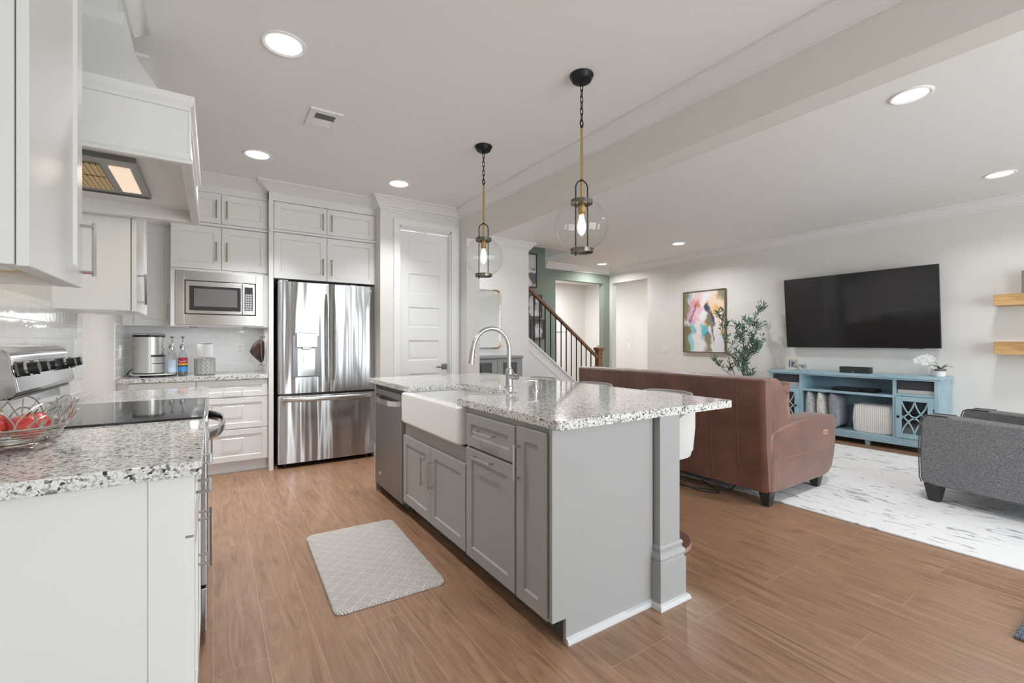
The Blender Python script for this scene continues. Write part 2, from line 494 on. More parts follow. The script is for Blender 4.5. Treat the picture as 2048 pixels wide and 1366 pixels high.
# the small hall beyond the two openings
m = MB()
m.box(5.0, 8.3, 9.08, 9.2, 0, CH).box(4.88, 5.0, gy1, 9.2, 0, CH).box(8.3, 8.42, 4.6, 9.2, 0, CH).box(RX + 0.12, 8.3, 4.48, 4.6, 0, CH)
struct('wall_far_hall', m, WALL)
for i, (a, b, c_, d) in enumerate(REAR_WINDOWS):
    m = MB(); y = REAR_Y - 0.05
    for x0, x1, z0, z1 in ((a, a + .06, c_, d), (b - .06, b, c_, d), (a, b, c_, c_ + .06), (a, b, d - .06, d), ((a + b) / 2 - .03, (a + b) / 2 + .03, c_, d)):
        m.box(x0, x1, y - .03, y + .03, z0, z1, 0.004)
    for x0, x1, z0, z1 in ((a - .09, a, c_ - .02, d + .09), (b, b + .09, c_ - .02, d + .09), (a, b, d, d + .09), (a - .1, b + .1, c_ - .06, c_)):
        m.box(x0, x1, REAR_Y, REAR_Y + .02, z0, z1, 0.003)
    w = struct('window_%d' % (i + 1), m, TRIM)
    part('pane', MB().box(a + .05, b - .05, y - .003, y + .003, c_ + .05, d - .05), GLASS, w)

# crown mouldings (profile: distance from wall, height)
def crown_prof(top=CH, s=1.0):
    return [(0, top - .115 * s), (.012 * s, top - .115 * s), (.014 * s, top - .1 * s), (.03 * s, top - .093 * s), (.036 * s, top - .075 * s), (.07 * s, top - .035 * s), (.078 * s, top - .022 * s), (.092 * s, top - .018 * s), (.092 * s, top), (0, top)]
def flat_crown(top, proj=.1, drop=.085):
    return [(0, top - drop), (.012, top - drop), (.02, top - drop + .012), (proj - .015, top - .02), (proj, top - .014), (proj, top), (0, top)]
m = MB()
m.sweep([(2.38, REAR_Y), (2.38, 4.72), (1.455, 4.72), (1.455, 5.0)], crown_prof())
struct('trim_1', m, TRIM)                                            # kitchen side of the beam and the pantry wall
m = MB(); m.sweep([(RX, REAR_Y), (RX, gy0), (5.25, gy0)], crown_prof()); struct('trim_2', m, TRIM)
m = MB(); m.sweep([(4.05, 5.85), (4.05, 5.7), (2.545, 5.7), (2.545, 4.55)], crown_prof()); struct('trim_3', m, TRIM)
m = MB()
base = [(0, 0), (.016, 0), (.016, .11), (.011, .125), (.006, .135), (0, .135)]
m.sweep([(RX, REAR_Y), (RX, 5.852)], base); struct('baseboard_right', m, TRIM)
m = MB(); m.sweep([(4.05, 5.7), (2.545, 5.7), (2.545, 4.55), (2.38, 4.55), (2.38, 4.72), (2.365, 4.72)], base); struct('baseboard_hall', m, TRIM)
m = MB(); m.sweep([(5.5, gy0), (5.3, gy0)], base); m.sweep([(RX, gy0), (6.77, gy0)], base); struct('baseboard_stair', m, TRIM)
m = MB(); m.sweep([(1.59, 4.72), (1.455, 4.72), (1.455, 5.0)], base); struct('baseboard_pantry', m, TRIM)
m = MB(); m.sweep([(-.45, REAR_Y), (LX, REAR_Y), (LX, 1.45)][::-1], base); m.sweep([(LX, 4.97), (LX, 3.76)], base); struct('baseboard_left', m, TRIM)
# wainscot rail of the far hall
m = MB(); m.box(5.0, 7.6, 9.05, 9.08, 1.50, 1.56, .004).box(7.5, 7.58, 9.06, 9.08, 0.1, 1.5).box(5.0, 8.3, 9.06, 9.08, 0, .14)
struct('trim_4', m, TRIM)

# pantry door with its casing
m = MB()
def casing(m, x0, x1, z1, y, w0, w1):
    for a, b in ((x0 - w0, x0), (x1, x1 + w1)):
        m.box(a, b, y - .018, y, 0, z1 + .002, .004)
    m.box(x0 - w0, x1 + w1, y - .018, y, z1, z1 + .066, .004)
casing(m, 1.664, 2.268, 2.477, 4.72, .068, .092)
for a, b in ((1.664, 1.676), (2.256, 2.268)): m.box(a, b, 4.72, 4.84, 0, 2.477)
m.box(1.664, 2.268, 4.72, 4.84, 2.462, 2.477).box(1.664, 2.268, 4.755, 4.775, 2.442, 2.462)
struct('trim_5', m, TRIM)
m = MB()
dx0, dx1, dy = 1.682, 2.250, 4.778
m.box(dx0, dx1, dy + .0105, dy + .04, .012, 2.44)
rows = [2.235 - .3675 * i for i in range(6)]
px0, px1, hh = 1.785, 2.147, .112
zs = [.012] + [z for r_ in reversed(rows) for z in (r_ - hh, r_ + hh)] + [2.44]
m.box(dx0, px0, dy, dy + .012, .012, 2.44).box(px1, dx1, dy, dy + .012, .012, 2.44)
for k in range(0, len(zs), 2): m.box(px0, px1, dy, dy + .012, zs[k], zs[k + 1])
def rect(x0, x1, z0, z1, y): return [(x0, y, z0), (x1, y, z0), (x1, y, z1), (x0, y, z1)]
for r_ in rows:
    q = [rect(px0 + i, px1 - i, r_ - hh + i, r_ + hh - i, y) for i, y in ((0, dy), (.012, dy + .008), (.026, dy + .008), (.042, dy + .002))]
    m.loft(q, cap0=False)
dr = struct('door_1', m, TRIM, 25)
m = MB()
m.box(2.175, 2.240, dy - .012, dy, .912, .977, .003).box(2.20, 2.215, dy - .045, dy - .01, .937, .952).box(2.10, 2.218, dy - .052, dy - .040, .936, .953, .002)
part('door_handle', m, mat('dark_nickel', srgb(96, 94, 92), .35, 1.0), dr)

# ------------------------------------------------------------------ backsplash
struct('tile_backsplash_left', MB().box(LX, LX + .008, 1.43, 3.75, .9145, 1.42), TILE_X)
m = MB(); m.box(LX + .008, .44, 5.592, 5.6, .9145, 1.42); struct('tile_backsplash_back', m, TILE_Y)
struct('tile_backsplash_return', MB().box(LX, LX + .008, 4.86, 5.6, .9145, 1.38), TILE_X)

# ------------------------------------------------------------------ cabinet fronts and pulls
def fmap(d, p0):
    if d == '-x': return lambda u, k, z: (p0 - k, u, z)
    if d == '+x': return lambda u, k, z: (p0 + k, u, z)
    if d == '-y': return lambda u, k, z: (u, p0 - k, z)
    return lambda u, k, z: (u, p0 + k, z)
def shaker(d, u0, u1, z0, z1, p0, th=.02, rail=.058, rec=.009, m=None, flat=False):
    m = m or MB(); F = fmap(d, p0)
    def ring(i, k): return [F(u0 + i, k, z0 + i), F(u1 - i, k, z0 + i), F(u1 - i, k, z1 - i), F(u0 + i, k, z1 - i)]
    rr = min(rail, (u1 - u0) * .3, (z1 - z0) * .3)
    rings = [ring(0, 0), ring(0, th - .002), ring(.002, th)]
    if not flat: rings += [ring(rr, th), ring(rr + .006, th - rec)]
    return m.loft(rings)
def pull(d, p0, a, b, r=.005, out=.032, m=None, sq=True):
    """bar pull between points a and b = (u, z) on the face at p0"""
    m = m or MB(); F = fmap(d, p0)
    A, B = Vector(F(a[0], out, a[1])), Vector(F(b[0], out, b[1]))
    dv = (B - A).normalized() * .012
    m.tube([A - dv, B + dv], r, 4 if sq else 8)
    for q in (a, b): m.tube([F(q[0], 0, q[1]), F(q[0], out, q[1])], r * .9, 4 if sq else 8)
    return m
def door(par, d, u0, u1, z0, z1, p0, mt, hd=None, hm=None, name='door', r=.005, out=.032, th=.02, rail=.058):
    o = part(name, shaker(d, u0, u1, z0, z1, p0, th, rail), mt, par, sharp=25)
    if hd: part('handle', pull(d, p0 + (-th if d[0] == '-' else th), hd[0], hd[1], r, out), hm, o)
    return o

# ------------------------------------------------------------------ left run: base cabinets and stone tops
BX = -.062      # face of the boxes on the left wall
c = thing('base_cabinet', 'white base cabinet nearest the camera, its broad side panel showing under the granite', 'cabinet', (-.37, 1.83, 0), group='white base cabinets')
m = MB(); m.box(LX + .02, BX, 1.462, 2.212, .1, .876).box(LX + .02, BX - .07, 1.462, 2.212, 0, .1)
part('body', m, CABW, c)
m = MB(); m.box(LX + .001, BX - .075, 1.456, 1.462, 0, .876).box(BX - .075, BX + .001, 1.452, 1.462, .0, .876, .001)
part('side_panel', m, CABW, c)
for u0, u1, hu in ((1.467, 1.836, 1.79), (1.84, 2.209, 1.87)):
    door(c, '+x', u0, u1, .105, .705, BX, CABW, ((hu, .50), (hu, .645)), NICKEL)
    door(c, '+x', u0, u1, .712, .868, BX, CABW, (((u0 + u1) / 2 - .065, .79), ((u0 + u1) / 2 + .065, .79)), NICKEL, 'drawer', rail=.045)
c = thing('base_cabinet', 'white base cabinet on the far side of the range by the left wall', 'cabinet', (-.37, 3.37, 0), group='white base cabinets')
m = MB(); m.box(LX + .02, BX, 2.988, 3.742, .1, .876).box(LX + .02, BX - .07, 2.988, 3.742, 0, .1)
part('body', m, CABW, c)
for u0, u1, hu in ((2.992, 3.363, 3.32), (3.367, 3.738, 3.41)):
    door(c, '+x', u0, u1, .105, .705, BX, CABW, ((hu, .50), (hu, .645)), NICKEL)
    door(c, '+x', u0, u1, .712, .868, BX, CABW, (((u0 + u1) / 2 - .065, .79), ((u0 + u1) / 2 + .065, .79)), NICKEL, 'drawer', rail=.045)
def slab(name, x0, x1, y0, y1, label, group='granite countertops'):
    m = MB().box(x0, x1, y0, y1, .876, .914, .004, 2)
    return single(name, m, GRANITE, label, 'countertop', ((x0 + x1) / 2, (y0 + y1) / 2, .876), group)
slab('granite_countertop', LX + .001, -.025, 1.428, 2.213, 'granite countertop in the near left corner carrying the wire fruit basket')
slab('granite_countertop', LX + .001, -.025, 2.987, 3.765, 'granite countertop piece just beyond the range')
slab('granite_countertop', LX + .001, .44, 4.935, 5.591, 'granite countertop against the back wall carrying the coffee maker')

# ------------------------------------------------------------------ left run: wall cabinets
c = thing('wall_cabinet', 'white wall cabinet at the upper left edge, nearest the camera, with a metal pull', 'wall cabinet', (-.52, 1.71, 1.40), group='white wall cabinets')
WX = -.372
m = MB()
m.box(LX, WX, 1.456, 1.474, 1.395, 2.62).box(LX, WX, 1.945, 1.963, 1.395, 2.62).box(LX, WX, 1.456, 1.963, 2.60, 2.62).box(LX, LX + .01, 1.456, 1.963, 1.395, 2.62)
m.box(WX - .02, WX, 1.474, 1.945, 1.395, 1.432)
part('body', m, CABW, c)
part('bottom_board', MB().box(LX + .01, WX - .02, 1.474, 1.945, 1.428, 1.44), mat('birch_board', srgb(214, 190, 158), .6), c, label='pale birch underside')
part('crown', MB().box(LX, WX + .004, 1.452, 1.967, 2.62, 2.668).sweep([(WX, 1.963), (WX, 1.456), (LX, 1.456)], flat_crown(CH, .09, .08)), CABW, c)
m = MB(); m.box(WX - .10, WX - .01, 1.53, 1.60, 1.405, 1.428, .004); m.cyl((WX - .06, 1.62, 1.40), (WX - .06, 1.62, 1.428), .022)
part('under_light', m, WHITEP, c, label='small white puck light under the cabinet')
d_ = part('door', shaker('+x', 1.459, 1.960, 1.393, 2.615, WX + .003, .02, .062), CABW, c, sharp=25)
part('handle', pull('+x', WX + .023, (1.925, 1.44), (1.925, 1.585), .006, .034), CHROME, d_)
c = thing('wall_cabinet', 'white wall cabinet just past the range hood with its door ajar', 'wall cabinet', (-.52, 3.42, 1.40), group='white wall cabinets')
m = MB(); m.box(LX, WX, 3.165, 3.64, 1.392, 2.62)
part('body', m, CABW, c)
m = MB(); m.box(LX + .1, LX + .24, 3.2, 3.6, 1.386, 1.392).box(WX - .016, WX, 3.163, 3.169, 1.392, 2.62)
part('bottom_trim', m, CABW, c)
part('crown', MB().box(LX, WX + .004, 3.161, 3.644, 2.62, 2.668).sweep([(LX, 3.64), (WX, 3.64), (WX, 3.165), (LX, 3.165)], flat_crown(CH, .09, .08)), CABW, c)
d_ = part('door', shaker('+x', 3.168, 3.637, 1.388, 2.615, WX + .004, .02, .062), CABW, c, sharp=25)
part('handle', pull('+x', WX + .024, (3.21, 1.44), (3.21, 1.585), .006, .034), CHROME, d_)

# ------------------------------------------------------------------ range hood
h = thing('range_hood', 'white wooden chimney range hood flaring out above the range', 'range hood', (-.375, 2.6, 1.88))
HY0, HY1, HX = 2.085, 3.115, -.08
m = MB()
m.box(LX, HX, HY0, HY0 + .022, 1.887, 2.118).box(LX, HX, HY1 - .022, HY1, 1.887, 2.118).box(HX - .022, HX, HY0 + .022, HY1 - .022, 1.887, 2.118)
m.box(LX, HX - .022, HY0 + .022, HY1 - .022, 2.06, 2.08)
part('apron', m, CABW, h)
m = MB()
tp = [(-.004, 2.082), (.006, 2.084), (.009, 2.098), (.017, 2.106), (.021, 2.118), (.021, 2.132), (.012, 2.138), (-.05, 2.138)]
bt = [(-.022, 1.886), (.004, 1.880), (.014, 1.884), (.017, 1.893), (.012, 1.903), (.004, 1.906), (.004, 1.924), (-.004, 1.926)]
pth = [(LX, HY0), (HX, HY0), (HX, HY1), (LX, HY1)][::-1]
m.sweep(pth, tp); m.sweep(pth, bt)
for y in (HY0 + .03, HY1 - .03): m.box(HX, HX + .008, y - .03, y + .03, 1.92, 2.09, .002)
part('moulding', m, CABW, h)
m = MB(); rings = []
for i in range(15):
    q = i / 14; f = (1 - q) ** 1.25
    x = -.325 + .185 * f; hw = .18 + .285 * f; z = 2.12 + .42 * q
    rings.append([(LX, 2.6 - hw, z), (x, 2.6 - hw, z), (x, 2.6 + hw, z), (LX, 2.6 + hw, z)])
rings.append([(LX, 2.42, CH - .07), (-.325, 2.42, CH - .07), (-.325, 2.78, CH - .07), (LX, 2.78, CH - .07)])
m.loft(rings)
part('chimney', m, CABW, h)
m = MB(); cp = [(LX, 2.42), (-.325, 2.42), (-.325, 2.78), (LX, 2.78)][::-1]
m.sweep(cp, [(-.002, 2.492), (.006, 2.494), (.008, 2.505), (.018, 2.518), (.022, 2.532), (.024, 2.552), (.012, 2.560), (-.002, 2.562)])
m.sweep(cp, flat_crown(CH, .07, .076))
part('collar_moulding', m, CABW, h)
m = MB(); m.box(LX + .02, -.262, 2.335, 2.872, 1.936, 1.95)
m.box(LX + .02, -.258, 2.330, 2.336, 1.93, 1.95).box(LX + .02, -.258, 2.871, 2.877, 1.93, 1.95).box(-.264, -.258, 2.336, 2.871, 1.93, 1.95)
ins = part('insert', m, STEELD, h, label='steel extractor insert under the hood')
m = MB(); m.box(LX + .022, HX - .022, HY0 + .022, HY1 - .022, 1.951, 1.955); part('soffit_board', m, CABW, h)
FILT = mat('brass_mesh_filter', srgb(200, 168, 112), .4, .7)
t = NT(FILT); v = t.sep(t.coords((1, 1, 1)))
chk = t.math('MAXIMUM', t.math('GREATER_THAN', t.math('FRACT', t.math('MULTIPLY', v[0], 55.0)), .82), t.math('GREATER_THAN', t.math('FRACT', t.math('MULTIPLY', v[1], 36.0)), .88))
t.color(t.mix(chk, srgb(214, 184, 128), srgb(104, 80, 46)))
m = MB(); m.box(-.640, -.385, 2.435, 2.585, 1.930, 1.936); part('filter', m, FILT, ins)
m = MB(); m.box(-.640, -.385, 2.605, 2.80, 1.930, 1.936); part('filter', m, FILT, ins)
part('lamp_lens', MB().box(-.355, -.288, 2.43, 2.79, 1.929, 1.936), HOODLAMP, ins)
area('hood_lamp_light', (-.32, 2.6, 1.92), (0, 0, 0), .06, .3, 1.6, (1, .82, .62), parent=None)

# ------------------------------------------------------------------ range
g_ = thing('range', 'stainless steel electric range with a black glass cooktop between the left counters', 'range', (-.36, 2.6, 0))
RY0, RY1 = 2.219, 2.981
m = MB(); m.box(LX + .02, -.06, RY0, RY1, .03, .905).box(LX + .03, -.10, RY0 + .02, RY1 - .02, 0, .03)
part('body', m, STEELD, g_)
m = MB(); m.box(-.62, -.035, RY0 - .003, RY1 + .003, .905, .922, .004); part('cooktop', m, DARKG, g_, label='black glass cooktop')
m = MB(); m.box(-.036, -.018, RY0 - .004, RY1 + .004, .895, .925, .005); part('cooktop_trim', m, CHROME, g_)
od = part('oven_door', MB().box(-.06, -.022, RY0 + .004, RY1 - .004, .235, .885, .006), STEEL, g_)
part('oven_window', MB().box(-.024, -.0205, RY0 + .09, RY1 - .09, .33, .72, .001), DARKG, od)
m = MB(); pts = [(-.022 + .062 * (1 - abs((k / 12) * 2 - 1) ** 2.6), RY0 + .05 + (RY1 - RY0 - .1) * k / 12, .835) for k in range(13)]
m.tube(pts, .016, 10, squash=(.6, 1.5))
part('handle', m, CHROME, od)
part('drawer', MB().box(-.06, -.022, RY0 + .004, RY1 - .004, .045, .225, .006), STEEL, g_)
m = MB()
prof = [(LX + .012, .92), (-.605, .92), (-.600, .935), (-.612, 1.025), (-.590, 1.030), (-.566, 1.035), (-.556, 1.05), (-.560, 1.075), (-.578, 1.17), (-.588, 1.19), (-.606, 1.204), (-.64, 1.21), (LX + .012, 1.21)]
lo = [(x, RY0, z) for x, z in prof]
rings = []
for y, s_ in ((RY0 - .002, .965), (RY0 + .006, .99), (RY0 + .02, 1), (RY1 - .02, 1), (RY1 - .006, .99), (RY1 + .002, .965)):
    rings.append([(LX + .012 + (x - LX - .012) * s_, y, .92 + (z - .92) * (1 - (1 - s_) * .5)) for x, z in prof])
m.loft(rings)
bg = part('backguard', m, CHROME, g_)
part('gap_strip', MB().box(-.61, -.572, RY0 + .03, RY1 - .03, 1.022, 1.031), BLACKP, bg)
def on_panel(y0, y1, s0, s1, th):
    a = Vector((-.556, 0, 1.055)); b = Vector((-.578, 0, 1.17)); nrm = Vector((1, 0, .19)).normalized()
    P = lambda s, k: a + (b - a) * s + nrm * k
    return [[(P(s, k).x, y, P(s, k).z) for s, y in ((s0, y0), (s0, y1), (s1, y1), (s1, y0))] for k in (-.002, th)]
part('control_display', MB().loft(on_panel(RY0 + .04, RY1 - .04, .42, .86, .003)), mat('smoked_panel', srgb(92, 92, 92), .15, .4), bg)
part('clock_screen', MB().loft(on_panel(2.50, 2.70, .45, .84, .006)), DARKG, bg)
for y in (2.29, 2.40, 2.80, 2.91):
    a = Vector((-.566, y, 1.125)); nrm = Vector((1, 0, .19)).normalized()
    k = part('knob', MB().cyl(a, a + nrm * .016, .026, .025, 24).cyl(a + nrm * .014, a + nrm * .046, .021, .019, 24), BLACKP, bg)
    part('knob_ring', MB().cyl(a + nrm * .013, a + nrm * .021, .0268, .0268, 24), CHROME, k)

# ------------------------------------------------------------------ back run
c = thing('base_cabinet', 'white base cabinet with three drawers beside the refrigerator', 'cabinet', (.2, 5.28, 0), group='white base cabinets')
BY = 4.977
m = MB(); m.box(-.13, .44, BY, 5.6, .1, .876).box(-.13, .44, BY + .045, 5.6, 0, .1)
part('body', m, CABW, c)
for z0, z1 in ((.712, .868), (.415, .704), (.112, .407)):
    zc = (z0 + z1) / 2 + (.01 if z1 > .8 else .07)
    door(c, '-y', -.126, .436, z0, z1, BY, CABW, ((.08, zc), (.225, zc)), NICKEL, 'drawer', rail=.05, r=.004)
part('base_moulding', MB().sweep([(.44, BY + .045), (-.13, BY + .045)], [(0, 0), (.012, 0), (.012, .012), (.004, .02), (0, .02)]), CABW, c)
c = thing('base_cabinet', 'white base cabinet in the back left corner under the coffee maker', 'cabinet', (-.4, 5.28, 0), group='white base cabinets')
m = MB(); m.box(LX + .001, -.13, BY, 5.6, .1, .876).box(LX + .001, -.13, BY + .045, 5.6, 0, .1)
part('body', m, CABW, c)
door(c, '-y', -.60, -.134, .105, .704, BY, CABW, ((-.18, .50), (-.18, .645)), NICKEL)
door(c, '-y', -.60, -.134, .712, .868, BY, CABW, ((-.44, .79), (-.30, .79)), NICKEL, 'drawer', rail=.045)

c = thing('wall_cabinet', 'white shallow wall cabinet in the back left corner beside the microwave cabinet', 'wall cabinet', (-.5, 5.4, 1.37), group='white wall cabinets')
m = MB(); m.box(LX, -.315, 5.275, 5.6, 1.37, 2.60).box(LX, -.60, 5.262, 5.275, 1.37, 2.60)
part('body', m, CABW, c)
door(c, '-y', -.597, -.318, 1.374, 2.277, 5.275, CABW, ((-.352, 1.43), (-.352, 1.565)), CHAMP, r=.004, out=.026)
door(c, '-y', -.597, -.318, 2.305, 2.595, 5.275, CABW, ((-.352, 2.34), (-.352, 2.46)), CHAMP, r=.004, out=.026)
part('frieze', MB().box(LX, -.315, 5.258, 5.275, 2.60, 2.665).sweep([(LX, 5.262), (-.315, 5.262)][::-1], flat_crown(CH)), CABW, c)

MY = 4.992
c = thing('microwave_cabinet', 'white tall wall cabinet with four doors housing the microwave', 'wall cabinet', (.06, 5.3, 1.365), group='white wall cabinets')
m = MB()
m.box(-.315, -.297, MY, 5.6, 1.368, 2.60).box(.422, .44, MY, 5.6, 1.368, 2.60).box(-.297, .422, MY, 5.6, 1.368, 1.386).box(-.297, .422, MY, 5.6, 1.866, 2.60).box(-.297, .422, 5.5, 5.6, 1.386, 1.866)
m.box(-.315, -.283, MY - .02, MY, 1.366, 1.868, .001).box(.402, .44, MY - .02, MY, 1.366, 1.868, .001).box(-.283, .402, MY - .02, MY, 1.862, 1.882).box(-.283, .402, MY - .02, MY, 1.366, 1.376)
part('body', m, CABW, c)
for u0, u1, hu in ((-.313, .060, .022), (.064, .438, .104)):
    door(c, '-y', u0, u1, 1.886, 2.277, MY, CABW, ((hu, 1.975), (hu, 2.125)), CHAMP, r=.0055, out=.03)
    door(c, '-y', u0, u1, 2.312, 2.585, MY, CABW, ((hu, 2.365), (hu, 2.51)), CHAMP, r=.0055, out=.03)
m = MB(); m.box(-.325, .44, MY - .034, MY, 2.281, 2.306, .004); part('rail_moulding', m, CABW, c)
for ux in (-.15, .27):
    part('under_light', MB().lathe([(.034, 1.3655), (.036, 1.362), (.034, 1.354), (0, 1.353)], (ux, 5.18, 0), 24), NICKEL, c)
    area('under_cabinet_glow', (ux, 5.18, 1.350), (0, 0, 0), .06, .06, .9, (.97, .98, 1), shape='DISK')
m = MB(); m.box(-.315, .44, MY - .012, MY, 2.59, 2.665)
m.sweep([(-.315, MY - .012), (.44, MY - .012)][::-1], flat_crown(CH)); part('crown', m, CABW, c)

mw = thing('microwave', 'stainless steel built-in microwave with a wide steel trim frame', 'microwave', (.06, 5.2, 1.376))
m = MB(); y0 = MY - .03
for x0, x1, z0, z1 in ((-.282, -.216, 1.378, 1.860), (.338, .400, 1.378, 1.860), (-.216, .338, 1.378, 1.472), (-.216, .338, 1.778, 1.860)): m.box(x0, x1, y0, y0 + .012, z0, z1, .002)
part('trim_frame', m, TRIMST, mw)
part('body', MB().box(-.216, .338, y0 + .008, 5.45, 1.472, 1.778), BLACKP, mw)
dd = part('door', MB().box(-.208, .222, y0 - .008, y0 + .006, 1.480, 1.770, .004), TRIMST, mw)
part('door_window', MB().box(-.180, .214, y0 - .0105, y0 - .007, 1.508, 1.728, .001), mat('microwave_glass', (.03, .031, .033, 1), .05, spec=1.0), dd)
part('inner_screen', MB().box(-.145, .185, y0 - .0115, y0 - .0095, 1.545, 1.705), mat('grey_screen', (.16, .16, .16, 1), .08, spec=.8), dd)
cp_ = part('control_panel', MB().box(.226, .330, y0 - .008, y0 + .006, 1.480, 1.770, .004), TRIMST, mw)
m = MB()
m.box(.245, .312, y0 - .010, y0 - .007, 1.52, 1.738); part('keypad', m, BLACKP, cp_)
m = MB()
for i in range(3):
    for j in range(6): m.box(.251 + .019 * i, .266 + .019 * i, y0 - .0112, y0 - .0095, 1.548 + .022 * j, 1.564 + .022 * j)
m.box(.251, .280, y0 - .0112, y0 - .0095, 1.526, 1.541).box(.284, .304, y0 - .0112, y0 - .0095, 1.526, 1.541)
part('keys', m, mat('grey_keys', (.5, .5, .5, 1), .4), cp_)

FY = 4.90
c = thing('refrigerator_cabinet', 'white tall cabinet surround with four doors above the refrigerator', 'cabinet', (.96, 5.25, 0))
m = MB()
m.box(.441, .480, FY - .018, 5.6, 0, 2.60, .001)
part('side_panel', m, CABW, c)
part('side_panel', MB().box(1.447, 1.454, FY - .018, 5.6, 0, 2.60), CABW, c)
part('body', MB().box(.48, 1.447, FY, 5.6, 1.84, 2.60), CABW, c)
for u0, u1, hu in ((.484, .960, .922), (.964, 1.444, 1.004)):
    door(c, '-y', u0, u1, 1.838, 2.277, FY, CABW, ((hu, 1.905), (hu, 2.045)), CHAMP, r=.0055, out=.03)
    door(c, '-y', u0, u1, 2.31, 2.572, FY, CABW, ((hu, 2.355), (hu, 2.50)), CHAMP, r=.0055, out=.03)
m = MB(); m.box(.443, 1.455, FY - .034, FY, 2.281, 2.305, .004); part('rail_moulding', m, CABW, c)
m = MB(); m.box(.441, 1.455, FY - .022, FY, 2.577, 2.665)
m.sweep([(1.455, FY - .022), (.441, FY - .022), (.441, 5.0)], flat_crown(CH)); part('crown', m, CABW, c)

# ------------------------------------------------------------------ refrigerator
f = thing('refrigerator', 'stainless steel french door refrigerator with an ice dispenser and bottom freezer', 'refrigerator', (.975, 5.2, 0))
FX0, FX1, FF = .515, 1.440, 4.862
part('body', MB().box(FX0 + .004, FX1 - .004, FF + .07, 5.55, .03, 1.80), mat('dark_grey_cabinet', srgb(62, 64, 68), .45), f)
def fdoor(x0, x1, z0, z1, bulge=.010):
    m = MB(); rings = []
    n = 14
    for z in (z0, z0 + .004, z1 - .004, z1):
        i = 0.003 if z in (z0, z1) else 0
        front = []
        for k in range(n + 1):
            s = k / n
            cx = FX0 + .004 + (FX1 - FX0 - .008) * .5
            x = x0 + i + (x1 - x0 - 2 * i) * s
            d = bulge * (1 - ((x - cx) / ((FX1 - FX0) / 2)) ** 2)
            rnd = .008 * (max(0, 1 - min(s, 1 - s) * (x1 - x0) / .012)) ** 2
            front.append((x, FF - d + rnd + i, z))
        rings.append(front + [(x1 - i, FF + .065, z), (x0 + i, FF + .065, z)])
    return m.loft(rings)
cx = .985
hx = dict(x0=.640, x1=.893, z0=.880, z1=1.285)
# left door; dark grey on its flat dispenser paints in recess shade
m = fdoor(FX0, cx - .003, .722, 1.812)
ld = part('door', m, STEEL, f)
fy = FF - .012
m = MB(); m.box(hx['x0'], hx['x1'], fy - .006, fy + .01, hx['z0'], hx['z1'], .003)
disp = part('dispenser', m, mat('dispenser_recess_shade', srgb(104, 104, 106), .3, .6), ld)
m = MB(); m.box(hx['x0'] + .045, hx['x1'] - .05, fy - .009, fy - .004, hx['z0'] + .01, 1.16, .002); part('dispenser_back', m, CHROME, disp)
m = MB(); m.box(hx['x0'] + .03, hx['x1'] - .03, fy - .03, fy - .004, 1.17, 1.315, .008); part('dispenser_head', m, CHROME, disp)
m = MB(); m.box(.725, .805, fy - .036, fy - .012, 1.145, 1.172, .006); part('dispenser_spout', m, mat('pale_grey', srgb(205, 205, 205), .3), disp)  # plain pale grey spout
m = MB(); m.box(.730, .798, fy - .018, fy - .008, 1.03, 1.135, .006); part('dispenser_paddle', m, NICKEL, disp)
rd = part('door', fdoor(cx + .003, FX1, .722, 1.812), STEEL, f)
m = MB(); m.box(FX0, FX1, FF - .012, FF + .06, .036, .05)
fd = part('freezer_drawer', fdoor(FX0, FX1, .045, .700), STEEL, f)
m = MB(); m.box(cx - .0028, cx + .0028, FF + .01, FF + .06, .722, 1.81).box(FX0 + .01, FX1 - .01, FF + .015, FF + .06, .700, .722)
part('gasket', m, BLACKP, f)
def bowed(p0, p1, out, n=14, r=.015, sq=(1.2, .55)):
    p0, p1 = Vector(p0), Vector(p1)
    pts = [p0 + (p1 - p0) * k / n + Vector((0, -out * (1 - abs(2 * k / n - 1) ** 4), 0)) for k in range(n + 1)]
    return MB().tube(pts, r, 12, squash=sq)
part('handle', bowed((cx - .036, FF - .006, .84), (cx - .036, FF - .006, 1.70), .05, sq=(1.35, .6)), NICKEL, ld)
hr = part('handle', bowed((cx + .036, FF - .006, .84), (cx + .036, FF - .006, 1.70), .05, sq=(1.35, .6)), NICKEL, rd)
part('handle_button', MB().box(cx + .028, cx + .045, FF - .069, FF - .058, 1.30, 1.345, .001), mat('grey_button', srgb(110, 110, 110), .4), hr)
part('handle', bowed((FX0 + .04, FF - .002, .665), (FX1 - .04, FF - .002, .665), .055, r=.017, sq=(.6, 1.3)), NICKEL, fd)
for x in (FX0 + .07, FX1 - .07): part('foot', MB().cyl((x, FF + .09, 0), (x, FF + .09, .035), .022), BLACKP, f)
part('hinge', MB().box(FX0 + .01, FX0 + .09, FF + .01, FF + .12, 1.80, 1.826, .003), mat('hinge_grey', (.3, .3, .3, 1), .5), f)
def text_mesh(s, size, M, extrude=.0006):
    cu = bpy.data.curves.new('t', 'FONT'); cu.body = s; cu.size = size; cu.extrude = extrude; cu.align_x = 'CENTER'; cu.align_y = 'CENTER'
    o = bpy.data.objects.new('t', cu); COL.objects.link(o)
    dg = bpy.context.evaluated_depsgraph_get()
    me = bpy.data.meshes.new_from_object(o.evaluated_get(dg))
    bpy.data.objects.remove(o); bpy.data.curves.remove(cu)
    me.transform(M)
    b = MB(); b.bm.from_mesh(me); bpy.data.meshes.remove(me)
    return b
SILV = mat('silver_print', srgb(225, 225, 225), .4)
lm = text_mesh('LG', .030, Matrix.Translation((1.388, FF - .0025, 1.765)) @ Matrix.Rotation(R(90), 4, 'X'))
